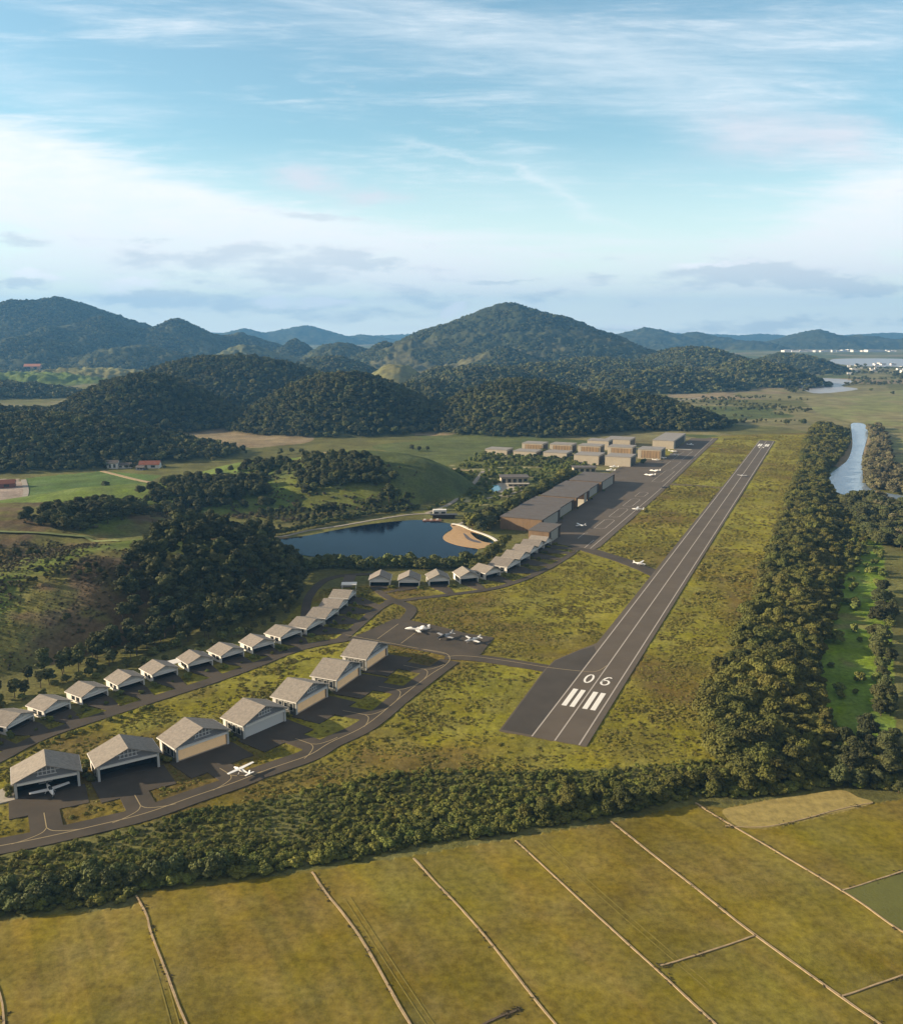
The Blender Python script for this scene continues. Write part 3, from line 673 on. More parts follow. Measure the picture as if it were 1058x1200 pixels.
# ------------------------------------------------------------------ vegetation prototypes
def _ico(sub):
    import bmesh
    bm = bmesh.new(); bmesh.ops.create_icosphere(bm, subdivisions=sub, radius=1)
    v = np.array([q.co[:] for q in bm.verts]); f = np.array([[w.index for w in q.verts] for q in bm.faces]); bm.free(); return v, f
ICO1 = _ico(1); ICO2 = _ico(2)
def crown_mesh(name, R, H, z0, nl, nleaf, ls, m, seed, core=ICO1, flat=.75, lob=(.32, .52)):
    rg = np.random.default_rng(seed); V = []; F = []; n = 0
    lobes = []
    for i in range(nl):
        for _ in range(30):
            a = rg.uniform(0, 2 * math.pi); rr = math.sqrt(rg.uniform(0, 1)) * .68; zz = rg.uniform(.05, 1)
            rr *= math.sqrt(max(.08, 1 - (zz - .35) ** 2 * 1.7))
            c = np.array((rr * R * math.cos(a), rr * R * math.sin(a), z0 + H * (.18 + .62 * zz)))
            if all(np.linalg.norm(c - l[0]) > .26 * R for l in lobes): break
        lobes.append((c, R * rg.uniform(*lob)))
    V3 = []; F3 = []
    for c, r in lobes:
        v = core[0] * r * .84 * (1 + rg.uniform(-.18, .18, (len(core[0]), 1))) * np.array((1, 1, flat)) + c
        V3.append(v); F3.append(core[1] + n); n += len(v)
    w = np.array([l[1] ** 2 for l in lobes]); w /= w.sum(); k = rg.choice(nl, nleaf, p=w)
    C = np.array([l[0] for l in lobes])[k]; r = np.array([l[1] for l in lobes])[k]
    d = rg.normal(size=(nleaf, 3)); d[:, 2] = np.abs(d[:, 2]) * .9 + d[:, 2] * .35; d /= np.linalg.norm(d, axis=1)[:, None]
    p = C + d * (r * rg.uniform(.82, 1.14, nleaf))[:, None] * np.array((1, 1, flat))
    nrm = d + rg.normal(size=(nleaf, 3)) * .45; nrm /= np.linalg.norm(nrm, axis=1)[:, None]
    t = np.cross(nrm, rg.normal(size=(nleaf, 3))); t /= np.linalg.norm(t, axis=1)[:, None]; b = np.cross(nrm, t)
    s = (ls * rg.uniform(.6, 1.3, nleaf))[:, None]
    q = np.stack([p - t * s - b * s * .6, p + t * s * .7 - b * s * .7, p + t * s + b * s * .6, p - t * s * .5 + b * s], 1).reshape(-1, 3)
    V = np.concatenate(V3 + [q]); nv3 = n
    tri = np.concatenate(F3); quad = np.arange(nleaf * 4).reshape(-1, 4) + nv3
    me = bpy.data.meshes.new(name); me.vertices.add(len(V)); me.vertices.foreach_set('co', V.astype(np.float32).ravel())
    li = np.concatenate([tri.ravel(), quad.ravel()]).astype(np.int32); me.loops.add(len(li)); me.loops.foreach_set('vertex_index', li)
    ls_ = np.concatenate([np.arange(len(tri)) * 3, len(tri) * 3 + np.arange(nleaf) * 4]).astype(np.int32)
    me.polygons.add(len(ls_)); me.polygons.foreach_set('loop_start', ls_); me.update(calc_edges=True); me.materials.append(m)
    return me
def trunk_mesh(name, h, r, seed):
    rg = random.Random(seed); mb = MB(); top = (rg.uniform(-.3, .3), rg.uniform(-.3, .3), h)
    mb.tube((0, 0, -.6), top, r, r * .6, 7)
    for i in range(3):
        a = i * 2.1 + rg.random(); mb.tube((top[0] * .8, top[1] * .8, h * .8), (math.cos(a) * h * .35, math.sin(a) * h * .35, h * 1.35), r * .45, r * .2, 5)
    me = bpy.data.meshes.new(name); me.from_pydata(mb.v, [], mb.f); me.materials.append(BARK); return me
def crowns(kind, n, R, H, z0, nl, nleaf, ls, seed, **k): return [crown_mesh('crown', R, H, z0, nl, nleaf, ls, FOL[kind], seed + i, **k) for i in range(n)]
# unit trees: crown about 9 m wide, 9 m high in all
CR = {k: crowns(k, 6, 4.6, 7.2, 1.4, 24, 3000, .29, 100 + i * 20, lob=(.22, .46)) for i, k in enumerate(('belt', 'hill'))}
CR['tall'] = crowns('hill', 5, 3.6, 9.0, 2.2, 20, 2400, .30, 300, lob=(.22, .46))
CR['hedge'] = crowns('hedge', 4, 4.2, 5.6, .5, 13, 1100, .42, 200)
CR['shrub'] = crowns('shrub', 8, 2.5, 2.4, 0, 13, 900, .19, 240, lob=(.18, .42))
CR['forest'] = crowns('forest', 7, 5.0, 6.8, 1.5, 11, 420, .62, 260, lob=(.22, .5))
CR['forestbig'] = crowns('forest', 4, 8.5, 7.0, 0, 9, 130, 1.8, 280)
CR['bright'] = crowns('bright', 3, 3.0, 4.0, .2, 9, 500, .36, 320)
CR['pale'] = crowns('pale', 3, 4.0, 5.5, 1.2, 11, 900, .4, 340)
CR['tuft'] = crowns('tuft', 5, 1.0, .42, -.1, 6, 90, .17, 360, flat=.4)
CR['scrub'] = crowns('scrub', 4, 1.0, 1.0, -.1, 6, 120, .18, 380, flat=.6)
TR = [trunk_mesh('trunk', 4.2, .28, i) for i in range(3)]
def plant(kind, name, x, y, z, s, label, cat, group, sz=None):
    """one tree: an empty with trunk and crown"""
    r = empty(name, x, y, z, random.uniform(0, 6.28), label=label, cat=cat, group=group)
    sz = sz or s * random.uniform(.88, 1.15); r.scale = (s, s, sz)
    c = bpy.data.objects.new('crown', random.choice(CR[kind])); COL.objects.link(c); c.parent = r
    t = bpy.data.objects.new('trunk', random.choice(TR)); COL.objects.link(t); t.parent = r
    return r
def bush(kind, name, x, y, z, s, label, cat, group):
    c = bpy.data.objects.new(name, random.choice(CR[kind])); COL.objects.link(c); c.location = (x, y, z)
    c.rotation_euler = (0, 0, random.uniform(0, 6.28)); c.scale = (s * random.uniform(.85, 1.15), s * random.uniform(.85, 1.15), s * random.uniform(.75, 1.25))
    return tag(c, label, cat, group)
PROTO = {}
def proto_collection(kind):
    if kind in PROTO: return PROTO[kind]
    c = bpy.data.collections.new('proto_' + kind)
    for m in CR[kind]:
        o = bpy.data.objects.new('plant_' + kind, m); c.objects.link(o)
    PROTO[kind] = c; return c
def scatter(name, kind, pts, scl, label, cat, zs=None):
    pts = np.asarray(pts, np.float32); n = len(pts)
    me = bpy.data.meshes.new(name); me.vertices.add(n); me.vertices.foreach_set('co', pts.ravel())
    a = me.attributes.new('sc', 'FLOAT_VECTOR', 'POINT'); s3 = np.stack([scl * RNG.uniform(.85, 1.15, n), scl * RNG.uniform(.85, 1.15, n), scl * RNG.uniform(.75, 1.2, n)], -1)
    a.data.foreach_set('vector', s3.astype(np.float32).ravel())
    a = me.attributes.new('rot', 'FLOAT_VECTOR', 'POINT'); rr = np.zeros((n, 3)); rr[:, 2] = RNG.uniform(0, 6.28, n); a.data.foreach_set('vector', rr.astype(np.float32).ravel())
    a = me.attributes.new('pick', 'INT', 'POINT'); a.data.foreach_set('value', RNG.integers(0, 60, n).astype(np.int32))
    o = bpy.data.objects.new(name, me); COL.objects.link(o)
    ng = bpy.data.node_groups.new('scatter_' + name, 'GeometryNodeTree')
    ng.interface.new_socket('Geometry', in_out='INPUT', socket_type='NodeSocketGeometry'); ng.interface.new_socket('Geometry', in_out='OUTPUT', socket_type='NodeSocketGeometry')
    N = ng.nodes; L = ng.links; gi = N.new('NodeGroupInput'); go = N.new('NodeGroupOutput'); ip = N.new('GeometryNodeInstanceOnPoints')
    ci = N.new('GeometryNodeCollectionInfo'); ci.inputs['Collection'].default_value = proto_collection(kind); ci.inputs['Separate Children'].default_value = True; ci.inputs['Reset Children'].default_value = True
    def named(nm, ty):
        q = N.new('GeometryNodeInputNamedAttribute'); q.data_type = ty; q.inputs[0].default_value = nm; return q.outputs[0]
    L.new(gi.outputs[0], ip.inputs['Points']); L.new(ci.outputs[0], ip.inputs['Instance']); ip.inputs['Pick Instance'].default_value = True
    L.new(named('pick', 'INT'), ip.inputs['Instance Index']); L.new(named('sc', 'FLOAT_VECTOR'), ip.inputs['Scale']); L.new(named('rot', 'FLOAT_VECTOR'), ip.inputs['Rotation'])
    L.new(ip.outputs[0], go.inputs[0])
    mod = o.modifiers.new('scatter', 'NODES'); mod.node_group = ng
    return tag(o, label, cat, None, 'stuff')
def jitter_in(poly, sp, jit=.45):
    poly = np.asarray(poly); x0, y0 = poly.min(0); x1, y1 = poly.max(0)
    gx, gy = np.meshgrid(np.arange(x0, x1, sp), np.arange(y0, y1, sp)); gx = gx.ravel(); gy = gy.ravel()
    gx = gx + RNG.uniform(-jit, jit, gx.shape) * sp; gy = gy + RNG.uniform(-jit, jit, gy.shape) * sp
    m = inpoly(gx, gy, poly); return gx[m], gy[m]

# paved footprints keep plants off
BEACHP = [P(*p) for p in [(518, 615), (545, 612), (570, 622), (588, 636), (582, 645), (560, 646), (520, 638)]]
PAVE = [[P(*p) for p in APRON]]
for o in [o for o in bpy.data.objects if o.get('kind') == 'structure' and any(k in o.name for k in ('road', 'taxiway', 'runway', 'path', 'lane', 'pad', 'promenade', 'beach'))]:
    pass
def near_line(x, y, px, d, world=False):
    pts = smooth_poly([np.array(p) if world else P(*p) for p in px], 3, False); r = np.zeros(x.shape, bool)
    for a, b in zip(pts[:-1], pts[1:]):
        ab = b - a; t = np.clip(((x - a[0]) * ab[0] + (y - a[1]) * ab[1]) / (ab @ ab + 1e-9), 0, 1)
        r |= np.hypot(x - a[0] - t * ab[0], y - a[1] - t * ab[1]) < d
    return r
def st_of(x, y):
    dx = x - RO[0]; dy = y - RO[1]; return dx * RU[0] + dy * RU[1], dx * RV[0] + dy * RV[1]
BLOCKS = []
HOUSES = []   # filled by the buildings: (x, y, radius)
def blocked(x, y):
    s, t = st_of(x, y)
    b = ((s > -2) & (s < 1028) & (t > -14) & (t < 13.5)) | ((s > -2) & (s < 112) & (t > -27) & (t < 0)) | ((s > 300) & (s < 1035) & (t > -150) & (t < -60))
    b |= inpoly(x, y, PAVE[0])
    b |= near_line(x, y, LOOP, 6.5) | near_line(x, y, [(522, 768.5), (560, 771), (600, 776.5), (640, 783), (662, 787)], 6)
    b |= near_line(x, y, [(-60, 918), (0, 888), (62, 858), (150, 829), (250, 797), (335, 765), (405, 749)], 5) | near_line(x, y, [(400, 749), (432, 722), (462, 703), (474, 708), (482, 714), (478, 722), (470, 730)], 4.5)
    b |= near_line(x, y, [(440, 690), (462, 703), (490, 701), (533, 696), (570, 691), (595, 685), (620, 676), (645, 664), (668, 650)], 4)
    b |= near_line(x, y, [(362, 745), (358, 722), (362, 700), (376, 683), (395, 675.5), (420, 673), (440, 673)], 4.5) | near_line(x, y, [(411, 674), (405, 688)], 5)
    b |= near_line(x, y, [tuple(ST(*q)) for q in [(318, -92), (298, -64), (262, -18), (250, -8)]], 7, True)
    b |= inpoly(x, y, LAKE) | inpoly(x, y, RIVER) | inpoly(x, y, BEACHP)
    for q in BLOCKS: b |= inpoly(x, y, q)
    for hx, hy, hr in HOUSES: b |= np.hypot(x - hx, y - hy) < hr
    return b

# ------------------------------------------------------------------ gabled hangars
def gabled(fl, fr, depth, eave, rise, name, label, cat, group, door='open', annex=None, small=False):
    A = P(*fl); B = P(*fr); d = B - A; w = float(np.hypot(*d)); rot = math.atan2(d[1], d[0])
    r = empty(name, A[0], A[1], 0, rot, label=label, cat=cat, group=group)
    HOUSES.append(((A[0] + B[0]) / 2 - d[1] / w * depth / 2, (A[1] + B[1]) / 2 + d[0] / w * depth / 2, max(w, depth) * .62)); n_ = np.array((d[1], -d[0])) / w; BLOCKS.append([A - d / w, B + d / w, B + d / w - n_ * (depth + 1), A - d / w - n_ * (depth + 1)])
    e = eave; oh = .75 if not small else .5; k = rise / (w / 2); t = .28; side = WPL if small else GWALL
    post = .8 if not small else .5; dh = e * (.80 if not small else .70)
    # walls: side walls, rear wall, front strip above the door, floor
    mb = MB(); mb.box(0, .3, .35, depth, -.6, e); mb.box(w - .3, w, .35, depth, -.6, e); mb.box(.3, w - .3, depth - .3, depth, -.6, e)
    mb.hexa([(0.3, depth - .3, e), (w - .3, depth - .3, e), (w / 2, depth - .3, e + rise - .25)], [(0.3, depth - .02, e), (w - .3, depth - .02, e), (w / 2, depth - .02, e + rise - .25)])
    mb.build('wall', side, r)
    MB().box(.3, w - .3, .2, depth - .3, -.6, .12).build('floor_slab', CONC if door == 'lit' else ASPH, r)
    g = MB(); y0, y1 = .5, .8
    g.hexa([(post, y0, dh), (w - post, y0, dh), (w - post, y0, e + .1), (w / 2, y0, e + rise - .3), (post, y0, e + .1)], [(post, y1, dh), (w - post, y1, dh), (w - post, y1, e + .1), (w / 2, y1, e + rise - .3), (post, y1, e + .1)])
    gb = g.build('gable', WPL if small else mat('gable_grey', (.20, .205, .215), .8), r)
    # roof: two thick slopes with overhang
    rf = MB()
    for sgn in (-1, 1):
        x0 = w / 2; x1 = w / 2 + sgn * (w / 2 + oh); z0 = e + rise; z1 = e - k * oh
        lo = [(x0, -.7, z0 - t), (x1, -.7, z1 - t), (x1, depth + .5, z1 - t), (x0, depth + .5, z0 - t)]
        if sgn > 0: lo = lo[::-1]
        rf.hexa(lo, [(a, b, c + t) for a, b, c in lo])
    ro = rf.build('roof', SHING, r)
    for sgn in (-1, 1):
        x1 = w / 2 + sgn * (w / 2 + oh); z1 = e - k * oh
        MB().box(min(x1, x1 + sgn * .12), max(x1, x1 + sgn * .12), -.7, depth + .5, z1 - .38, z1 - .03).build('fascia', WPL, r)
    pm = WPL if small else mat('post_white', (.50, .50, .48), .7)
    for x in (0, w - post):
        MB().box(x + .01, x + post - .01, -.02, .45, -.6, e + .0).build('corner_post', pm, r)
    MB().box(post + .05, w - post - .05, -.35, .45, dh - .3, dh + (.45 if not small else .3)).build('header', WPL, r)
    # timber lattice in the gable
    lt = MB(); n = 5; hw = w * .13
    for i in range(n):
        x = w / 2 - hw + 2 * hw * i / (n - 1); zt = e + rise - .55 - abs(x - w / 2) * k; lt.box(x - .12, x + .12, .1, .45, e + rise * .12, zt)
    lt.box(w / 2 - hw * 1.9, w / 2 + hw * 1.9, .12, .4, e + rise * .42, e + rise * .42 + .22); lt.box(w / 2 - hw * 1.2, w / 2 + hw * 1.2, .14, .38, e + rise * .1, e + rise * .1 + .2)
    lt.build('gable_lattice', mat('lattice_grey', (.62, .62, .62), .7), r)
    if door == 'white': MB().box(post, w - post, .46, .62, 0, dh - .3).build('door', mat('door_white', (.66, .65, .63), .6), r)
    elif door == 'lit':
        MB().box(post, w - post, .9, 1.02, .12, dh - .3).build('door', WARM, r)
    else:
        MB().box(post, w - post, 5.0 if not small else 3, 5.2 if not small else 3.2, .12, dh).build('interior_shade', DARK, r)  # near-black panel, the shade of the open hangar interior put into its colour
    if not small:
        for i in range(3):
            y = depth * (.12 + .23 * i); wd = MB().box(-.14, .0, y, y + depth * .17, 1.3, e * .78).build('window', mat('window_frame_pale', (.45, .45, .42), .7), r)
            MB().box(-.19, -.15, y + .3, y + depth * .17 - .3, 1.6, e * .78 - .3).build('pane', GLASS, wd)
        MB().box(-.12, .0, depth - 1.9, depth - .3, -.6, e * .9).build('side_door', WPL, r)
    else:
        for i in range(2):
            y = depth * (.15 + .3 * i); wd = MB().box(-.1, 0, y, y + depth * .2, .9, e * .75).build('window', GLASS, r)
    if annex:
        MB().box(-w * .45, -.4, depth * .45, depth * .95, e * .86, e * .92).box(-w * .45, -w * .42, depth * .45, depth * .48, -.6, e * .86).build('carport_roof', WPL, r)
    return r, A, B, w

big = [((18.4, 936.6), (95, 921), 'open', 'large gabled hangar nearest the left edge, an aircraft nosing out of its open door'),
       ((115.6, 916.7), (188, 898.7), 'open', 'large gabled hangar with empty dark open door, second from the left'),
       ((207.4, 893.7), (269, 871.7), 'lit', 'large grey gabled hangar with a warm yellow lit door beside the taxiing white aircraft'),
       ((286, 866.5), (335.5, 845), 'white', 'large gabled hangar with a closed white door'),
       ((347.7, 838), (384.6, 816.8), 'lit', 'large gabled hangar with a lit doorway, next up from the one with the white door'),
       ((394.5, 811), (422.9, 791), 'lit', 'large gabled hangar with a lit doorway, second from the small apron'),
       ((429, 786), (454.6, 768), 'lit', 'large gabled hangar at the end of its row, beside the small apron')]
for i, (fl, fr, dr, lb) in enumerate(big):
    r, A, B, w = gabled(fl, fr, 12.2, 5.9, 4.1, 'gabled_hangar', lb, 'hangar', 'large gabled hangars along the loop taxiway', dr)
    d = (B - A) / w; n = np.array((d[1], -d[0]))
    # forecourt and throat to the loop taxiway
    o1 = 1.5; out = (13, 15, 14, 14, 13, 13, 12)[i]
    pts = [A - d * 2 - n * 1, B + d * 1.5 - n * 1, B + d * 1.5 + n * out, A - d * 2 + n * out]
    sheet('forecourt', pts, .045 + .001 * i, ASPH, 'dark asphalt forecourt of the %s' % ('first', 'second', 'third', 'fourth', 'fifth', 'sixth', 'seventh')[i] + ' large gabled hangar from the left', 'forecourt')
    BLOCKS.append([A - d * 3 + n * 1, B + d * 2.5 + n * 1, B + d * 2.5 + n * (out + 1), A - d * 3 + n * (out + 1)])
    if i == 0:
        sheet('side_slab', [A - d * 7 + n * 1, A - d * .2 + n * .2, A - d * .2 - n * 12, A - d * 4.5 - n * 9], .06, CONC, 'pale concrete slab beside the nearest gabled hangar', 'slab')
    # where the throat meets the taxiway
    lp = smooth_poly([P(*p) for p in LOOP], 10, False)
    mid = (A + B) / 2 + n * (out - .5) - (d * 2 if i < 3 else -d * 2)
    j = min(range(len(lp)), key=lambda q: np.hypot(*(lp[q] - (mid + n * 9))))
    q = lp[j]; dd = (q - mid); L0 = float(np.hypot(*dd)); dd /= L0; sd = np.array((-dd[1], dd[0]))
    hw = 4.6
    pp = [mid + sd * hw, mid - sd * hw, q - sd * (hw + 0) - dd * 5, q - sd * (hw + 5) - dd * 2.5, q, q + sd * (hw + 5) - dd * 2.5, q + sd * hw - dd * 5]
    BLOCKS.append([mid + sd * 5.5, mid - sd * 5.5, q - sd * 9, q + sd * 9]); sheet('throat', pp, .037 + .0007 * i, ASPH, 'short asphalt link from the %s large gabled hangar to the taxiway' % ('first', 'second', 'third', 'fourth', 'fifth', 'sixth', 'seventh')[i], 'taxiway')
    mb = MB(); td = lp[min(j + 3, len(lp) - 1)] - lp[max(j - 3, 0)]; td /= np.hypot(*td)
    hub = q - dd * 5.5
    ribbon(mb, [mid + dd * 1.0, hub], .3, .09, .004)
    for s_ in (-1, 1): ribbon(mb, smooth_poly([hub, hub + dd * 2.6 + td * s_ * 1.6, q + td * s_ * 6 - dd * .9, q + td * s_ * 10 - dd * .1], 4, False), .3, .09, .004)
    tag(mb.build('guide_line', YELLOW), 'yellow forked guide line before the %s large gabled hangar' % ('first', 'second', 'third', 'fourth', 'fifth', 'sixth', 'seventh')[i], 'marking', None, 'structure')

ORD = ['first', 'second', 'third', 'fourth', 'fifth', 'sixth', 'seventh', 'eighth', 'ninth', 'tenth', 'eleventh', 'twelfth', 'thirteenth', 'fourteenth']
mid_row = [((8.5, 861), (41, 844)), ((52.5, 842.5), (83.6, 830)), ((96.4, 826), (127.6, 814.4)), ((139, 811.5), (170, 802)), ((179, 799), (209, 790.3)), ((221, 786.5), (250, 779)),
           ((259.4, 776.7), (286.4, 768.5)), ((296, 766), (322, 758.5)), ((329, 754.5), (354, 745)), ((359.2, 743.8), (379.5, 733)), ((381, 731.8), (397, 720.2)), ((395.8, 719.8), (407.6, 709.6)), ((407.2, 707.9), (417.4, 698.6))]
mid_row.insert(0, ((-33, 878), (-2, 862)))
for i, (a, b) in enumerate(mid_row):
    dep = 10.5
    nm = 'small gabled house in the row below the wooded hill, %s' % ('cut off by the left edge' if i == 0 else '%s from the left' % ORD[i - 1] if i < 13 else 'at its far end')
    if i == 6: nm = 'small gabled house with a white flat carport behind it, below the wooded hill'
    gabled(a, b, dep, 3.6, 2.35, 'small_hangar', nm, 'hangar', 'small gabled hangars below the wooded hill', 'open', annex=(i == 6), small=True)
lake_row = [((433, 687), (457, 687)), ((467, 687.6), (491.5, 687.6)), ((502.8, 686.5), (526.6, 685.4)), ((539, 683.5), (560.6, 681.5)), ((568.5, 679.2), (586.5, 674.5)), ((593.6, 671.5), (609.5, 663)),
            ((608, 662), (620.7, 655)), ((619.4, 654.5), (630, 647.7)), ((629.3, 648), (638, 641.5)), ((637.3, 642.6), (645.9, 638))]
for i, (a, b) in enumerate(lake_row):
    gabled(a, b, 12.5, 4.2, 2.9, 'lakeside_hangar', 'small gabled hangar in the curved lakeside row, %s' % (ORD[i] + ' from the left' if i < 9 else 'last, by the brown box hangar'), 'hangar', 'small gabled hangars beside the lake', 'open', small=True)
def driveways(row, roadpx, w, z, where):
    lp = smooth_poly([P(*p) for p in roadpx], 12, False)
    for i, (a, b) in enumerate(row):
        A = P(*a); B = P(*b); ww = np.hypot(*(B - A)); d = (B - A) / ww; n = np.array((d[1], -d[0])); m = (A + B) / 2
        q = min(lp, key=lambda k: np.hypot(*(k - m - n * 5)))
        pts = [m - d * ww * .42, m + d * ww * .42, m + d * ww * .42 + n * 3.5, q + (m + d * 2 - m), q - d * 2, m - d * ww * .42 + n * 3.5]
        BLOCKS.append(pts); sheet('driveway', pts, z + .0008 * i, ASPH, 'asphalt driveway of the %s house %s' % (ORD[i], where), 'driveway')
driveways(mid_row, [(-60, 918), (0, 888), (62, 858), (110, 842), (150, 829), (200, 813), (250, 797), (300, 779), (335, 765), (365, 756), (405, 749), (415, 737), (432, 722), (446, 711)], 4, .012, 'below the wooded hill')
driveways(lake_row, [(440, 690), (462, 703), (490, 701), (533, 696), (570, 691), (595, 685), (620, 676), (645, 664), (668, 650), (676, 643)], 4, .012, 'by the lake')
# white flat canopy at the end of the row
cp = P(408, 694); cr = empty('flat_canopy', cp[0], cp[1] + 6, 0, math.radians(3), label='white flat-roofed canopy behind the end house of the row below the wooded hill', cat='canopy')
MB().box(-4.5, 4.5, -3, 3, 3.3, 3.7).build('roof', WPL, cr)
for x, y in ((-4, -2.5), (4, -2.5), (-4, 2.5), (4, 2.5)): MB().box(x - .12, x + .12, y - .12, y + .12, -.5, 3.3).build('post', WPL, cr)

# ------------------------------------------------------------------ long brown hangars and halls, all square to the runway
RROT = math.atan2(RV[1], RV[0])
def long_hangar(s0, s1, t0, t1, h, label, open_=False, name='box_hangar', group='flat-roofed hangars beside the long apron', near=False):
    o = ST(s0, t0); r = empty(name, o[0], o[1], 0, RROT, label=label, cat='hangar', group=group); w = t1 - t0; d = s1 - s0
    HOUSES.append((*(ST((s0 + s1) / 2, (t0 + t1) / 2)), max(w, d) * .6))
    mb = MB(); mb.box(0, w, 0, .4, -.6, h); mb.box(0, .4, .4, d - .4, -.6, h); mb.box(0, w, d - .4, d, -.6, h)
    mb.build('wall', BROWN, r)
    MB().box(w - .5, w - .05, .4, 5.5, -.6, h - 1).box(w - .5, w - .05, d - 5.5, d - .4, -.6, h - 1).box(w - .5, w - .04, .4, d - .4, h - 1, h).build('front_frame', BRDK, r)
    MB().box(-.35, w + .9, -.3, d + .15, h, h + .45).build('roof', METR, r)
    for i in range(1, 4): MB().box(-.3, w + .85, d * i / 4 - .08, d * i / 4 + .08, h + .45, h + .53).build('roof_seam', METR, r)
    if open_:
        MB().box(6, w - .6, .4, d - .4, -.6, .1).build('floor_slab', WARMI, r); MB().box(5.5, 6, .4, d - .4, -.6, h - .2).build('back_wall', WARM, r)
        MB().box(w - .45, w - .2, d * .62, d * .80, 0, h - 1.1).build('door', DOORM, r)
    else:
        n = 4; a = 5.6; b = d - 5.6
        for i in range(n): MB().box(w - .42 + .05 * (i % 2), w - .22 + .05 * (i % 2), a + (b - a) * i / n + .06, a + (b - a) * (i + 1) / n - .06, 0, h - 1.1).build('door', DOORM, r)
    return r
bh = [(340, 389.0, 'longest-fronted brown hangar at the near end of the long stepped row'), (391.4, 439.0, 'second brown flat-roofed hangar from the near end of the stepped row'), (441.4, 486.0, 'brown flat-roofed hangar with an open doorway and lit floor, middle of the stepped row'),
      (488.4, 531.0, 'fourth brown flat-roofed hangar of the stepped row'), (533.4, 588, 'farthest brown flat-roofed hangar of the stepped row')]
for i, (a, b, lb) in enumerate(bh): long_hangar(a, b, (-146.5, -149, -146, -149, -146.5)[i], (-113.0, -115.8, -114.2, -117.0, -115.2)[i], (9.4, 8.5, 9.3, 8.3, 9.0)[i], lb, i == 2)
long_hangar(304.3, 333.5, -111.7, -96.3, 8.8, 'small brown box hangar standing alone at the near end of the apron', group=None)

def hall(s0, t0, t1, d, h, label, slat=False, doors=True, name='flat_hall'):
    o = ST(s0, t0); r = empty(name, o[0], o[1], 0, RROT, label=label, cat='hall', group='pale flat-roofed halls at the foot of the wooded hill'); w = t1 - t0
    HOUSES.append((*(ST(s0 + d / 2, (t0 + t1) / 2)), max(w, d) * .6))
    MB().box(0, w, 0, d, -.8, h - .1).build('wall', BEIGE, r)
    MB().box(-.3, w + .3, -.3, d + .3, h - .1, h + .5).build('roof', mat('hall_roof', (.27, .25, .23), .7, .12, .2), r)
    if slat:
        MB().box(w * .16, w * .95, -.15, -.02, 1, h - 1.2).build('slatted_screen', SLAT, r)
        for i in range(7): x = w * (.16 + .79 * i / 6); MB().box(x - .12, x + .12, -.28, -.16, 1, h - 1.2).build('mullion', BRDK, r)
    MB().box(w + .02, w + .12, d * .12, d * .88, 0, h - 1.4).build('door', BRDK if not doors else mat('dark_door', (.10, .085, .07), .7), r)
    return r
hall(790, -282, -254.5, 24, 9.4, 'flat hall with slatted timber front, leftmost of the back row', True)
hall(791, -245.5, -217, 24, 9.8, 'flat hall with slatted timber front, second from the left in the back row', True)
hall(791, -209, -181, 24, 9.9, 'flat hall with slatted timber front, third from the left in the back row', True)
hall(785, -170, -140, 26, 11, 'flat hall with slatted timber front, right behind the blank one with two round bushes', True)
hall(776, -131, -103.5, 30, 11, 'flat hall with slatted timber front, rightmost beside the long apron', True)
hall(745, -315, -286.5, 24, 5.4, 'low pale hall at the far left of the group')
hall(741, -276.5, -247.5, 24, 5.5, 'low pale hall with blank wall, second from the left')
hall(737, -237, -208, 26, 6.6, 'low pale hall with blank wall, third from the left')
hall(703, -189.5, -160.5, 30, 10.2, 'pale hall with tall blank wall behind the brown stepped hangars')
hall(703, -153, -124, 30, 10.4, 'pale hall with tall blank wall and two round bushes in front')
hall(840, -210, -182, 24, 11, 'pale hall peeping out behind the third slatted one')
hall(880, -196, -163, 36, 9, 'pale hall in the back, left of the long one')
hall(880, -133.5, -106, 95, 10.4, 'long pale hall at the far end of the apron')

# resort and lake buildings
def pavilion(px, py, w, d, h, rot, label, name='garden_house', wallm=BEIGE, roofm=METR, z=0, oh=1.2, legs=False):
    x, y = P(px, py); r = empty(name, x, y, z, math.radians(rot), label=label, cat='building'); HOUSES.append((x, y + d / 2, max(w, d) * .6))
    MB().box(-w / 2, w / 2, 0, d, -.8, h).build('wall', wallm, r)
    MB().box(-w / 2 - oh, w / 2 + oh, -oh, d + oh, h, h + .4).build('roof', roofm, r)
    n = max(2, int(w / 5))
    for i in range(n):
        x0 = -w / 2 + w * (i + .2) / n; wd = MB().box(x0, x0 + w / n * .6, -.12, -.01, .3, h * .75).build('window', GLASS, r)
    MB().box(w / 2 + .01, w / 2 + .1, d * .2, d * .8, 0, h * .7).build('door', BRDK, r)
    return r
pavilion(603, 566, 27, 18, 5.5, 2, 'beige flat-roofed clubhouse among the gardens')
pavilion(607, 570, 20, 5, 2.2, 2, 'low beige terrace wing in front of the clubhouse', roofm=CONC)
pavilion(685, 553, 24, 14, 4.5, 0, 'flat-roofed pavilion behind the far end of the stepped hangars')
pavilion(515.5, 605, 11, 5, 4.8, 4, 'small white box house on the lake shore', wallm=WPL, roofm=WPL, oh=.1)
x, y = P(520, 607); r = empty('boathouse', x, y, 0, math.radians(2), label='dark flat-roofed boathouse at the water edge', cat='building')
MB().box(-11, 11, -3, 3, 2.7, 3.2).build('roof', mat('dark_roof', (.06, .06, .065), .6), r)
MB().box(-9, 9, -1, 2.6, -.8, 2.7).build('wall', BRDK, r)
for i in range(4): MB().box(-9 + 6 * i - .15, -9 + 6 * i + .15, -2.7, -2.4, -.8, 2.7).build('post', BRDK, r)
x, y = P(507, 610); r = empty('boat_deck', x, y, 0, math.radians(4), label='red-brown timber deck over the lake water', cat='deck')
MB().box(-8, 7, -3, 4, -.3, .35).build('boards', WOODD, r)
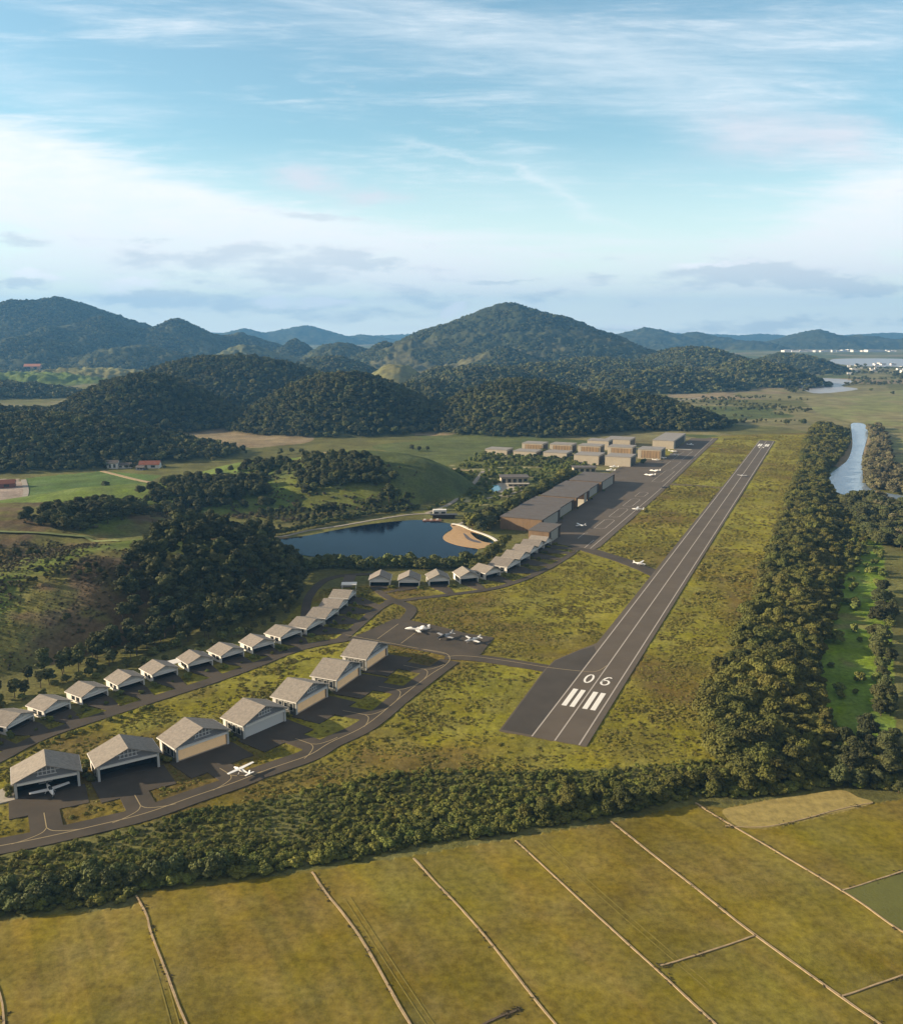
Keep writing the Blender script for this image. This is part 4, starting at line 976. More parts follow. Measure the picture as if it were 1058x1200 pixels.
for i in range(3): MB().box(-7 + 5 * i, -5.4 + 5 * i, -1, 1.4, .35, 1.2).build('lounger', WPL, r)
sheet('swimming_pool', smooth_poly([P(*p) for p in [(575, 570), (582, 568.5), (587, 571), (586, 574), (580, 576), (576, 574)]], 4), .14, POOLM, 'small turquoise swimming pool in the gardens', 'pool')
sheet('pool_terrace', [P(*p) for p in [(584, 566), (612, 564), (614, 572), (600, 575), (588, 577), (572, 576)]], .10, CONC, 'pale terrace beside the turquoise pool', 'terrace')

pts = [np.array(G(*p, 250, 3000)) for p in [(-20, 622), (20, 624), (60, 626), (100, 629), (140, 634)]]
mb = MB()
for a, b in zip(pts[:-1], pts[1:]):
    for k in range(8):
        p = a + (b - a) * k / 8; q = a + (b - a) * (k + 1) / 8; zp = Tz(p[0], p[1]) + .15; zq = Tz(q[0], q[1]) + .15
        mb.poly([(p[0], p[1] - 2, zp), (q[0], q[1] - 2, zq), (q[0], q[1] + 2, zq), (p[0], p[1] + 2, zp)])
tag(mb.build('hill_lane', mat('grass_lane', (.16, .19, .06), .95, .2, .3)), 'grassy lane along the top of the near left hill', 'path', None, 'structure')

# farm buildings and the distant town
def gable_house(px, py, w, d, h, rise, rot, name, label, wm, rm, group=None):
    g = G(px, py, 300, 9000); x, y, z = g if g else (*P(px, py), 0)
    r = empty(name, x, y, z, math.radians(rot), label=label, cat='house', group=group)
    MB().box(-w / 2, w / 2, 0, d, -2, h).hexa([(-w / 2, 0, h), (-w / 2, d, h), (-w / 2, d / 2, h + rise)][::-1], [(w / 2, 0, h), (w / 2, d, h), (w / 2, d / 2, h + rise)][::-1]).build('wall', wm, r)
    mb = MB()
    for a, b in ((-.6, d / 2), (d + .6, d / 2)):
        za = h - rise * .6 / (d / 2); mb.hexa([(-w / 2 - .6, a, za), (w / 2 + .6, a, za), (w / 2 + .6, b, h + rise), (-w / 2 - .6, b, h + rise)], [(-w / 2 - .6, a, za + .3), (w / 2 + .6, a, za + .3), (w / 2 + .6, b, h + rise + .3), (-w / 2 - .6, b, h + rise + .3)])
    mb.build('roof', rm, r)
    MB().box(-w * .3, -w * .1, -.1, 0, .8, h * .8).build('window', GLASS, r); MB().box(w * .1, w * .3, -.1, 0, .8, h * .8).build('window', GLASS, r)
gable_house(132, 549, 12, 9, 6, 2.5, 8, 'farm_house', 'white farm house below the dark wooded hill', HOUSEW, METR)
gable_house(145, 549, 16, 9, 3.5, 2, 5, 'farm_shed', 'long low grey shed between the white farm house and the red-roofed one', HOUSEW, METR)
gable_house(175, 549, 22, 12, 4, 3.5, 5, 'farm_house', 'red-roofed farm house right of the white one', HOUSEW, REDR)
gable_house(164, 551, 9, 7, 3, 1.5, -10, 'farm_shed', 'small shed left of the red-roofed farm house', mat('blue_grey_wall', (.12, .14, .2), .8), METR)
gable_house(2, 572, 24, 12, 4, 3, 20, 'farm_house', 'dark red-roofed house on the bare yard at the left edge', mat('rust_wall', (.22, .10, .08), .8), REDR)
gable_house(38, 434, 60, 30, 12, 9, 10, 'hill_farm', 'orange-roofed farmstead far away below the left mountain', mat('orange_wall', (.5, .3, .2), .8), mat('orange_tile', (.5, .2, .11), .8))
rt = random.Random(5)
for i in range(38):
    px = 922 + i * 3.4 + rt.uniform(-1.5, 1.5); py = 412.2 + rt.uniform(-.4, .5)
    x, y = P(px, py); w = rt.uniform(24, 60); d = rt.uniform(25, 45); h = rt.uniform(7, 15)
    if 1004 < px < 1012: continue
    r = empty('town_building', x, y, 0, rt.uniform(-.3, .3), label='pale block of the distant town, %s from the left' % ordw(i + 1), cat='building', group='white buildings of the distant town')
    MB().box(-w / 2, w / 2, 0, d, -1, h).build('wall', HOUSEW, r); MB().box(-w / 2 - 1, w / 2 + 1, -1, d + 1, h, h + 1).build('roof', HOUSEW if i % 3 else REDR, r)
for i in range(34):
    px = 972 + rt.uniform(0, 90); py = 427 + rt.uniform(0, 12); x, y = P(px, py); w = rt.uniform(10, 24); h = rt.uniform(4, 8)
    r = empty('village_house', x, y, 0, rt.uniform(-.6, .6), label='tiny pale house in the village beyond the flooded land', cat='house', group='houses of the distant village')
    MB().box(-w / 2, w / 2, 0, w * .7, -1, h).build('wall', HOUSEW, r); MB().box(-w / 2 - .5, w / 2 + .5, -.5, w * .7 + .5, h, h + 1).build('roof', HOUSEW if i % 2 else METR, r)

# ------------------------------------------------------------------ aircraft
def aircraft(kind='high', L=9.0, S=11.0, body=PLW, nose=None):
    """nose along +X, wheels on z = 0"""
    r = empty('light_aircraft', 0, 0, 0); hz = 1.5 if kind != 'jet' else 1.7; n = 12
    sec = {'high': [(.50, .10, .12, 0), (.46, .32, .34, 0), (.30, .52, .55, .05), (.12, .58, .72, .14), (-.05, .52, .66, .16), (-.25, .28, .36, .12), (-.49, .08, .14, .16)],
           'jet': [(.50, .04, .05, -.12), (.44, .30, .28, -.06), (.34, .52, .52, 0), (.20, .60, .66, .04), (-.10, .62, .66, .04), (-.30, .44, .46, .10), (-.50, .10, .14, .26)],
           'low': [(.50, .08, .10, 0), (.45, .36, .36, 0), (.28, .52, .50, 0), (.10, .56, .68, .12), (-.08, .50, .60, .10), (-.28, .26, .32, .06), (-.49, .06, .12, .10)]}[kind]
    k = L / 9.0
    rings = [[(x * L, hw * k * math.cos(2 * math.pi * i / n), hz + zc * k + hh * k * math.sin(2 * math.pi * i / n)) for i in range(n)] for x, hw, hh, zc in sec]
    MB().loft(rings).build('fuselage', body, r, True)
    if nose: MB().loft([[(x * L, hw * k * 1.03 * math.cos(2 * math.pi * i / n), hz + zc * k + hh * k * 1.03 * math.sin(2 * math.pi * i / n)) for i in range(n)] for x, hw, hh, zc in sec[:4]]).build('engine_cowling', nose, r, True)
    wz = hz + (.78 * k if kind == 'high' else -.30 * k); wx = .16 * L if kind == 'high' else .10 * L; c0 = 1.6 * k; sw = .22 * L if kind == 'jet' else .04 * L; dih = .04 * S if kind != 'high' else .01 * S
    wing = MB()
    for s in (-1, 1):
        pts = [(wx, 0, wz), (wx - c0, 0, wz), (wx - sw - c0 * .6, s * S / 2, wz + dih), (wx - sw, s * S / 2, wz + dih)]
        if s < 0: pts = pts[::-1]
        wing.hexa([(a, b, c - .09 * k) for a, b, c in pts][::-1] if True else pts, [(a, b, c + .09 * k) for a, b, c in pts][::-1])
    wing.build('wing', body, r)
    tz = hz + .16 * k + (1.25 * k if kind == 'jet' else 0); tx = -.40 * L; tp = MB(); ts = S * .17
    for s in (-1, 1):
        pts = [(tx, 0, tz), (tx - .9 * k, 0, tz), (tx - .95 * k, s * ts, tz), (tx - .35 * k, s * ts, tz)]
        tp.hexa([(a, b, c - .05 * k) for a, b, c in pts], [(a, b, c + .05 * k) for a, b, c in pts])
    tp.build('tailplane', body, r)
    f = [(tx + .3 * k, hz + .2 * k), (tx - .95 * k, hz + .1 * k), (tx - 1.15 * k, hz + 1.6 * k), (tx - .55 * k, hz + 1.6 * k)]
    MB().hexa([(a, -.06 * k, b) for a, b in f], [(a, .06 * k, b) for a, b in f]).build('tail_fin', body, r)
    MB().loft([[(x * L, hw * k * math.cos(2 * math.pi * i / 8), hz + .42 * k + hh * k * math.sin(2 * math.pi * i / 8)) for i in range(8)] for x, hw, hh in ((.27, .1, .08), (.20, .46, .36), (.06, .50, .42), (-.06, .3, .2))]).build('canopy', GLASS, r, True)
    if kind == 'jet':
        for s in (-1, 1): MB().tube((-.14 * L, s * .95 * k, hz + .45 * k), (-.34 * L, s * .95 * k, hz + .45 * k), .34 * k, .24 * k, 10).build('engine', body, r, True)
    else:
        MB().box(.505 * L, .515 * L, -.06, .06, hz - .95 * k, hz + .95 * k).box(.505 * L, .515 * L, -.95 * k, .95 * k, hz - .06, hz + .06).build('propeller', PLD, r)
        MB().tube((.49 * L, 0, hz), (.54 * L, 0, hz), .14 * k, .03, 8).build('spinner', body, r)
    for x, y in ((.36 * L, 0), (.04 * L, -.14 * S), (.04 * L, .14 * S)):
        ln = MB().tube((x, y * .6, hz - .3 * k), (x, y, .25), .07, .06, 6).build('landing_leg', PLW, r)
        MB().tube((x, y - .09, .25), (x, y + .09, .25), .25, .25, 10).build('wheel', PLD, ln)
    return r
PROT = {('high',): aircraft('high', 8.5, 11), ('jet',): aircraft('jet', 15.5, 13), ('low',): aircraft('low', 8.5, 10), ('dark',): aircraft('low', 11, 11.5, mat('plane_grey', (.35, .35, .36), .4), PLD), ('black',): aircraft('low', 9, 10, PLD)}
used = set()
def place(kind, px, py, heading, label, scale=1.0, pt=None):
    p = PROT[(kind,)]
    o = p if kind not in used else copy_tree(p); used.add(kind)
    x, y = pt if pt is not None else P(px, py); o.location = (x, y, .07); o.rotation_euler = (0, 0, math.radians(heading)); o.scale = (scale,) * 3
    tag(o, label, 'aircraft', 'parked and taxiing light aircraft')
RH = math.degrees(math.atan2(RU[1], RU[0]))
place('low', 59, 930, 222 + 95 - 10, 'white-nosed light aircraft parked half inside the nearest gabled hangar', 1.25)
place('high', 284, 908, 207 - 40 + 180 + 155, 'white high-wing aircraft turning off the loop taxiway beside the lit hangar', 1.0)
place('jet', 489, 740, 172, 'white long-nosed jet parked leftmost on the small apron', .82)
place('dark', 522, 748, 225, 'aircraft with dark nose parked in the middle of the small apron', .95)
place('low', 554, 753, 215, 'white aircraft with raised tail parked rightmost on the small apron', 1.1)
place('high', 749, 663, RH - 100, 'small white aircraft waiting on the link beside the runway')
place('high', 680, 618, RH + 130, 'small white aircraft in front of the near brown hangar door')
place('high', 747, 599, RH + 95, 'small white aircraft taxiing past the painted stands', 1.15)
place('black', 779, 573, RH + 95, 'black aircraft on the taxiway edge beside the grass')
place('jet', 761, 558, RH + 80, 'white jet parked nearest on the far part of the long apron', .8)
place('jet', 767, 553, RH + 80, 'white jet parked just behind another on the far part of the long apron', .8)
place('high', 768, 540.5, RH - 90, 'white aircraft beside the rightmost slatted hall, left one of two')
place('low', 776, 538, RH - 60, 'white aircraft beside the rightmost slatted hall, right one of two', 1.2)
place('low', 788, 530.5, RH - 90, 'white aircraft in the corner between two halls', 1.3)
place('low', 790.5, 534.5, RH - 90, 'white aircraft on the shaded apron before the long hall', 1.3)
place('high', 808.5, 522.5, RH - 90, 'white aircraft parked in the shade of the long far hall', 1.1)
place('high', 715, 553, RH + 90, 'white aircraft at the far corner of the stepped hangars, nearer one', 1.2)
place('high', 719, 549, RH + 90, 'white aircraft at the far corner of the stepped hangars, farther one', 1.2)
place('low', 869, 558.5, RH, 'small white aircraft rolling along the far half of the runway', 1.0)

# ------------------------------------------------------------------ planting
def in_view(x, y, z=0, m=40):
    d = y * CA - (z - CAM_H) * SA
    u = y * SA + (z - CAM_H) * CA
    px = 529 + FOC * x / np.maximum(d, 1); py = 600 - FOC * u / np.maximum(d, 1)
    return (px > -m) & (px < 1058 + m) & (py < 1200 + m) & (y > 50)
NIND = {'tree': 0}
def grove(poly, sp, kind, smin, smax, nmax, name, label, group, stuffname, stufflabel, zfun=None, keep=None, world=False, tree=True, m=30):
    pl = [np.array(p) if world else P(*p) for p in poly]
    x, y = jitter_in(pl, sp); b = blocked(x, y)
    k = ~b & in_view(x, y, 0, m)
    if keep is not None: k &= keep(x, y)
    x, y = x[k], y[k]; z = hills_at(x, y)[0]; s = RNG.uniform(smin, smax, len(x)) * (.85 + .4 * vnoise(x / 25, y / 25, 91))
    if stuffname == 'flank_forest':
        dm = np.full(x.shape, 1e9)
        for a_, b_ in mid_row: c_ = (P(*a_) + P(*b_)) / 2; dm = np.minimum(dm, np.hypot(x - c_[0], y - c_[1]))
        s = s * np.clip((dm - 9) / 34, .30, 1.0)
    if stuffname == 'thicket':
        px_, py_ = px_of(x, y); ex = [p[0] for p in TH[::-1][:18]]; ey = [p[1] for p in TH[::-1][:18]]
        s = s * np.clip(1.30 - (np.interp(px_, ex, ey) - py_) / 85, .72, 1.2) * (.75 + .5 * vnoise(x / 7, y / 7, 97))
    if stuffname == 'belt_forest': s = s * np.clip(1.35 - (st_of(x, y)[1] - 60) / 45, .5, 1.05)
    od = np.argsort(y); x, y, z, s = x[od], y[od], z[od], s[od]
    n = min(nmax, len(x))
    for i in range(n):
        (plant if tree else bush)('hedge' if stuffname == 'flank_forest' and s[i] < .75 else kind, name, x[i], y[i], z[i] - .2, float(s[i]), label(x[i], y[i], s[i]) if callable(label) else label, 'tree' if tree else 'shrub', group)
    if len(x) > n: scatter(stuffname, kind, np.stack([x[n:], y[n:], z[n:] - .2], -1), s[n:], stufflabel, 'trees')
    return n, len(x) - n
report = {}
def px_of(x, y, z=0):
    d = y * CA - (z - CAM_H) * SA; return 529 + FOC * x / d, 600 - FOC * (y * SA + (z - CAM_H) * CA) / d
def size_word(s, a, b): return 'small' if s < a else ('large' if s > b else 'middle-sized')
def band(v, edges, names):
    for e, n in zip(edges, names):
        if v < e: return n
    return names[-1]
def lab_belt(x, y, s):
    a, t = st_of(x, y); px, _ = px_of(x, y)
    return '%s olive tree on the %s of the river belt, %s' % (size_word(s, .95, 1.15), band(t, (62, 80), ('runway side', 'middle', 'river side')),
        band(a, (-40, -15, 10, 35, 60, 85, 120), ('at its near foot', 'below the runway end', 'level with the runway end', 'level with the threshold bars', 'level with the painted number', 'just past the painted number', 'farther along', 'far along')))
def lab_shrub(x, y, s):
    px, py = px_of(x, y)
    w = band(px, (100, 240, 367, 485, 605, 717, 818), ('at the lower left', 'near the first bank', 'between banks one and two', 'between banks two and three', 'between banks three and four', 'between banks four and five', 'between banks five and six', 'below the tree belt'))
    ex = [p[0] for p in TH[::-1][:18]]; ey = [p[1] for p in TH[::-1][:18]]; d = float(np.interp(px, ex, ey)) - py
    k = int(px // 14) % 3
    return '%s shrub %s %s, %s' % (size_word(s, .55, .72), band(d, (7, 14), ('at the field edge', 'just behind the field edge', 'deep in the thicket')), w, ('toward the left', 'toward the middle', 'toward the right')[k])
def lab_flank(x, y, s):
    px, py = px_of(x, y)
    return '%s dark tree on the wooded flank, behind the %s' % (size_word(s, 1.0, 1.2), band(px, (20, 60, 105, 145, 185, 225, 260, 300, 335), tuple('%s small house from the left' % w for w in ('first', 'second', 'third', 'fourth', 'fifth', 'sixth', 'seventh', 'eighth', 'ninth')) + ('end houses of the row',)))
def lab_px(noun, edges, names):
    return lambda x, y, s: noun % (size_word(s, .5, .8),) + ', ' + band(px_of(x, y)[0], edges, names)
# belt of trees between the runway and the river
BELT = [(822, 842), (835, 880), (850, 905), (900, 922), (985, 905), (968, 850), (955, 790), (975, 735), (985, 690), (1005, 650), (1020, 625), (1005, 602), (986, 588), (969, 571), (965, 553), (981, 543), (994, 523), (995, 505), (960, 500), (945, 515), (938, 545), (926, 580), (918, 610), (900, 660), (880, 720), (860, 770), (835, 800)]
report['belt'] = grove(BELT, 4.9, 'belt', .80, 1.25, 105, 'broadleaf_tree', lab_belt, 'trees of the belt between runway and river', 'belt_forest', 'dense olive-green belt of trees running along the river')
# right bank
report['bank'] = grove([(1016, 503), (1030, 502), (1040, 520), (1046, 552), (1130, 590), (1130, 640), (1062, 640), (1035, 625), (1015, 590), (1014, 560), (1012, 540), (1022, 520)], 7, 'pale', .8, 1.35, 30, 'bank_tree', lab_px('%s grey-green tree on the far river bank', (1020, 1035, 1050), ('at the water edge', 'a little back from the water', 'near the right edge', 'at the right edge')), 'trees on the far bank of the river', 'bank_forest', 'grey-green trees lining the far bank of the river')
report['bank_front'] = grove([(980, 586), (1015, 588), (1060, 595), (1140, 618), (1140, 650), (1060, 645), (1025, 640), (1000, 612)], 6, 'hill', .75, 1.25, 10, 'bank_tree', 'grey-green tree standing in the gap where the river turns away', 'trees where the river turns away', 'river_bend_forest', 'trees where the river turns away')
report['bank2'] = grove([(1028, 690), (1045, 700), (1048, 760), (1040, 800), (1050, 850), (1070, 930), (975, 925), (968, 880), (1000, 862), (1020, 860), (1030, 800), (1022, 745)], 6.2, 'hill', .55, 1.0, 36, 'riverside_tree', lab_px('%s dark green tree beside the grass corridor', (985, 1005, 1025, 1045), ('at the belt foot', 'left of the lower right bend', 'in the lower right', 'close to the right edge', 'at the right edge')), 'trees at the lower right corner of the corridor', 'riverside_forest', 'dark green trees beside the river corridor', keep=lambda x, y: vnoise(x / 14, y / 14, 12) > .30)
grove([(985, 640), (1025, 620), (1045, 700), (1035, 860), (965, 905), (965, 800)], 9, 'bright', .5, 1.1, 40, 'corridor_bush', lab_px('%s light green bush on the bright grass beside the belt', (985, 1005, 1025), ('at its left edge', 'left of its middle', 'right of its middle', 'at its right edge')), 'bushes on the bright grass corridor', 'corridor_bushes', 'light green bushes on the bright grass beside the tree belt', keep=lambda x, y: vnoise(x / 12, y / 12, 14) > .5, tree=False)
# thicket between taxiway and fields
TH = [(-60, 1022), (0, 1004), (60, 992), (200, 956), (290, 940), (380, 921), (450, 908), (520, 902), (620, 905), (700, 903), (760, 896), (850, 890), (870, 905), (905, 922), (980, 908), (1060, 905), (1060, 928), (985, 920), (905, 930), (850, 936), (815, 934), (720, 954), (650, 966), (600, 974), (540, 982), (480, 994), (430, 1006), (370, 1014), (300, 1024), (220, 1036), (165, 1042), (150, 1056), (60, 1066), (-60, 1078)]
report['thicket'] = grove(TH, 2.15, 'shrub', .30, .82, 290, 'shrub', lab_shrub, 'shrubs along the field edge of the thicket', 'thicket', 'dense green thicket between the taxiways and the golden fields', tree=False)
report['thicket_edge'] = grove([(-40, 1070), (60, 1064), (150, 1052), (165, 1038), (250, 1028), (300, 1020), (300, 1010), (160, 1022), (-40, 1040)], 5.5, 'hedge', .5, .85, 20, 'edge_tree', lab_px('%s dark tree at the field edge of the thicket', (0, 30, 60, 90, 120, 150, 200, 250), ('cut by the left edge', 'at the lower left', 'second clump from the left', 'third clump from the left', 'left of the first field bank', 'right above the first field bank', 'right of the first field bank', 'between first and second banks', 'left of the second bank')), 'small trees at the lower left of the thicket', 'edge_trees', 'small trees at the lower left of the thicket')
report['belt_foot'] = grove([(600, 975), (720, 955), (815, 934), (905, 926), (985, 915), (1060, 920), (1060, 905), (900, 900), (810, 915), (700, 935), (600, 955)], 6.0, 'belt', .45, .75, 24, 'edge_tree', lab_px('%s tree at the field edge', (640, 690, 740, 790, 840, 890, 940, 990), ('right of the fourth bank', 'left of the fifth bank', 'right of the fifth bank', 'between fifth and sixth banks', 'by the sixth bank', 'left of the pale wheat corner', 'above the pale wheat corner', 'right of the pale wheat corner', 'near the right edge')), 'small trees at the field edge below the belt', 'belt_foot_trees', 'small trees at the field edge below the belt')
# wooded flank of the near left hill
FL = [(-40, 800), (0, 790), (60, 775), (120, 762), (180, 750), (240, 745), (300, 735), (345, 705), (352, 670), (330, 650), (318, 632), (300, 612), (250, 598), (190, 600), (150, 640), (120, 690), (60, 700), (0, 720)]
def hillpoly(px): return [np.array(G(*p, 250, 3000)[:2]) for p in px]
FLW = hillpoly([(150, 790), (200, 775), (250, 760), (300, 744), (338, 727), (354, 700), (352, 672), (338, 655), (322, 645), (300, 628), (262, 622), (200, 628), (160, 645), (140, 680), (150, 720), (120, 760), (60, 790), (0, 812), (-30, 822), (-30, 838), (40, 822), (100, 803)])
report['flank'] = grove(FLW, 6.8, 'tall', .85, 1.35, 85, 'hill_tree', lab_flank, 'trees on the flank of the near left hill', 'flank_forest', 'tall dark trees on the shaded flank of the near left hill', world=True, keep=lambda x, y: vnoise(x / 13, y / 13, 12) > .22)
hw = hillpoly([(0, 640), (80, 645), (140, 660), (150, 700), (100, 730), (0, 745), (-30, 700)])
report['hillbush'] = grove(hw, 7, 'hill', .25, .55, 26, 'hill_bush', lab_px('%s dark bush on the open left hillside', (10, 25, 40, 55, 70, 85, 100, 120, 140), ('cut by the left edge', 'close to the left edge', 'left part', 'left of the middle', 'in the middle', 'right of the middle', 'toward the wooded clump', 'near the wooded clump', 'beside the wooded clump', 'right at the wooded clump')), 'bushes on the open left hillside', 'hill_bushes', 'low dark bushes scattered on the open left hillside', world=True, tree=False, keep=lambda x, y: vnoise(x / 15, y / 15, 19) > .62)
# scrub and groves on the second ridge
def onhill(px, m=1): return hillpoly(px)
g2 = hillpoly([(20, 612), (100, 592), (170, 575), (240, 560), (300, 545), (330, 540), (420, 538), (470, 545), (500, 556), (450, 570), (380, 572), (340, 585), (300, 600), (240, 595), (180, 604), (100, 622), (30, 622)])
report['ridge'] = grove(g2, 6.6, 'hill', .6, 1.05, 34, 'ridge_tree', lab_px('%s bushy tree on the grassy ridge', (100, 160, 220, 280, 340, 400, 460), ('at its left end', 'left part', 'left of the middle', 'in the middle', 'right of the middle', 'above the far lake shore', 'near its right end', 'at its right end')), 'trees on the grassy ridge', 'ridge_forest', 'scattered bushy trees on the grassy ridge above the lake', world=True, keep=lambda x, y: (vnoise(x / 30, y / 30, 23) * .6 + vnoise(x / 9, y / 9, 29) * .4 > .40 + .22 * np.clip((x + 110) / 60, 0, 1)))
g3 = hillpoly([(300, 600), (420, 585), (500, 590), (480, 600), (400, 612), (330, 622)])
report['slope'] = grove(g3, 7, 'hill', .3, .7, 16, 'slope_tree', 'small tree on the shaded grass slope behind the lake', 'small trees on the slope behind the lake', 'slope_trees', 'small trees on the shaded slope behind the lake', world=True, keep=lambda x, y: vnoise(x / 12, y / 12, 33) > .52)
# valley floor groves
grove([(0, 545), (150, 556), (300, 535), (480, 528), (560, 535), (560, 526), (300, 524), (150, 540), (0, 540)], 14, 'forest', .4, .8, 0, 'x', 'x', 'x', 'valley_trees', 'scattered trees on the valley floor below the wooded hills', keep=lambda x, y: vnoise(x / 40, y / 40, 43) > .6)
grove([(760, 470), (900, 464), (950, 470), (950, 495), (850, 500), (790, 485)], 14, 'forest', .4, .9, 0, 'x', 'x', 'x', 'plain_trees', 'scattered groves on the plain beyond the end of the runway', keep=lambda x, y: vnoise(x / 60, y / 25, 45) > .60)
grove([(900, 428), (1080, 425), (1090, 448), (920, 462)], 26, 'forest', .8, 1.4, 0, 'x', 'x', 'x', 'far_groves', 'dark groves around the flooded land', keep=lambda x, y: (vnoise(x / 160, y / 60, 47) > .62) & ~inpoly(x, y, FLOOD) & ~inpoly(x, y, FLOOD2))
grove([(0, 420), (300, 410), (420, 420), (430, 440), (250, 430), (0, 445)], 30, 'forestbig', .6, 1.2, 0, 'x', 'x', 'x', 'left_far_groves', 'dark groves below the left mountains', keep=lambda x, y: vnoise(x / 150, y / 90, 49) > .55)
for px, py in ((921, 497), (941, 497), (1022, 504), (1032, 506), (1045, 462), (1020, 458)):
    x, y = P(px, py); plant('hedge', 'field_tree', x, y, 0, 1.3, 'round dark tree standing alone on the plain near the river bend', 'tree', 'lone trees on the plain near the river')
x, y = P(124, 572); plant('hedge', 'field_tree', x, y, 0, 1.1, 'lone dark tree in the green field below the farm houses', 'tree', None)

# lake planting
for px, py, sc_ in ((372, 607, 1.1), (381, 606, 1.35), (391, 605, 1.2), (402, 603, .95), (447, 596, 1.3), (456, 594, 1.5), (466, 593, 1.25), (478, 592, 1.0)):
    x, y = P(px, py); plant('tall', 'shore_tree', x, y, Tz(x, y) - .3, sc_, 'tall tree behind the far lake shore, one of two clumps mirrored in the water', 'tree', 'tall trees behind the far lake shore')
# grassy fringe and wheel tracks of the fields
tx, ty = [], []
for pp, w in FP:
    q = np.array(smooth_poly([P(*p) for p in pp], 40, False)); n = len(q) * 3; i = RNG.integers(0, len(q) - 1, n); t = RNG.uniform(0, 1, (n, 1)); r_ = q[i] * (1 - t) + q[i + 1] * t + RNG.normal(0, .55, (n, 2))
    kk = vnoise(r_[:, 0] / 5, r_[:, 1] / 5, 88) > .55; tx.append(r_[kk, 0]); ty.append(r_[kk, 1])
tx = np.concatenate(tx); ty = np.concatenate(ty); scatter('bank_grass', 'scrub', np.stack([tx, ty, np.full(len(tx), -.1)], -1), RNG.uniform(.1, .32, len(tx)), 'tufts of weeds fringing the dirt banks of the fields', 'grass')
wt = MB(); fa, fb = P(485, 1007), P(650, 1200); fd = (fb - fa) / np.hypot(*(fb - fa)); fn = np.array((fd[1], -fd[0]))
for o_ in (-38, 24, 74):
    for e_ in (-.8, .8):
        ribbon(wt, [fa + fn * (o_ + e_) * 1.0 + fd * (8 + k_ * 9) + fn * math.sin(k_ * .5 + o_) * .35 for k_ in range(9)], .3, .0 + .012, .02)
tag(wt.build('wheel_track', mat('pressed_stubble', (.195, .160, .030), .95, .3, .5)), 'faint paired wheel tracks running down the golden fields', 'track', None, 'structure')
for i in range(30):
    t = i / 29; pl = smooth_poly([(322, 628), (345, 624), (372, 617), (400, 611), (430, 605.5), (462, 600), (490, 597)], 10, False); q = pl[int(t * (len(pl) - 1))]
    x, y = P(*q); plant('hedge', 'lake_tree', x, y + 3, Tz(x, y + 3), .66 if i % 3 else .8, 'small round tree behind the far lake shore, %s from the left in its line' % ordw(i + 1), 'tree', 'small round trees along the far shore of the lake')
for i in range(34):
    q = (356 + i * 5.9 + random.uniform(-1, 1), 664.5 + random.uniform(-1.5, 3)); q = (q[0], q[1] + (4 if q[0] < 370 else 0) - (max(0, q[0] - 520) * .12))
    x, y = P(*q); plant('hedge', 'hedge_tree', x, y, 0, random.uniform(.95, 1.3), 'bushy tree of the hedge between lake and gabled hangars, %s from the left' % ordw(i + 1), 'tree', 'trees of the hedge between lake and hangars')
for i in range(26):
    t = i / 25; q = ((556 + (606 - 556) * t) + random.uniform(-4, 4), (668 - (668 - 622) * t) + random.uniform(-5, 5))
    x, y = P(*q)
    if blocked(np.array([x]), np.array([y]))[0]: continue
    plant('belt' if i % 3 else 'hedge', 'hedge_tree', x, y, 0, random.uniform(.7, 1.05), 'dark bushy tree between beach and gabled hangars, %s from the near end' % ordw(i + 1), 'tree', 'trees between the beach and the hangars')
for i in range(48):
    t = i / 47; s = 325 + 265 * t
    p = ST(s, -156 - random.uniform(0, 12)); plant('hedge' if i % 3 else 'belt', 'screen_tree', p[0], p[1], 0, random.uniform(1.25, 1.75), 'tree of the green screen behind the stepped brown hangars, %s from the near end' % ordw(i + 1), 'tree', 'screen of trees behind the stepped brown hangars')
for i in range(12):
    p = ST(314 + random.uniform(0, 50), -154 - random.uniform(0, 17)); plant('hill', 'screen_tree', p[0], p[1], 0, random.uniform(1.2, 1.6), 'large dark tree in the clump left of the near brown hangar', 'tree', 'dark clump left of the near brown hangar')
grove([(520, 590), (500, 598), (545, 600), (575, 590), (620, 570), (660, 552), (700, 545), (700, 535), (640, 530), (560, 532), (520, 560), (550, 570), (540, 582)], 6.5, 'bright', .45, 1.0, 40, 'garden_bush', lab_px('%s yellow-green bush in the gardens', (530, 545, 560, 575, 590, 605, 620, 640, 660, 680), ('at their left end', 'above the boathouse', 'right of the boathouse', 'left of the pool', 'by the pool', 'before the clubhouse', 'right of the clubhouse', 'left part of the strip behind the screen', 'in the strip behind the screen', 'near the pavilion', 'at the pavilion')), 'bushes of the resort gardens', 'garden_bushes', 'yellow-green bushes of the resort gardens', tree=False, keep=lambda x, y: (vnoise(x / 14, y / 14, 53) > .33) & ~near_line(x, y, [(566, 552), (560, 560), (548, 574), (535, 585), (520, 594), (500, 601)], 3.5) & ~inpoly(x, y, [P(*p) for p in [(584, 566), (612, 564), (614, 572), (600, 575), (588, 577), (572, 576)]]))
grove([(560, 540), (640, 528), (720, 538), (700, 545), (600, 545)], 8, 'hedge', .45, .8, 0, 'x', 'x', 'x', 'garden_trees', 'row upon row of small garden trees before the pale halls', tree=False, keep=lambda x, y: vnoise(x / 10, y / 10, 57) > .3)
for px, py, s in ((726, 544, .9), (739, 545.5, .9), (753, 543, 1.5), (755, 541, 1.2)):
    x, y = P(px, py); bush('hedge', 'wall_bush', x, y - 2, 0, .5 * s, 'round bush standing before the blank wall of a pale hall', 'bush', 'round bushes before the pale halls')
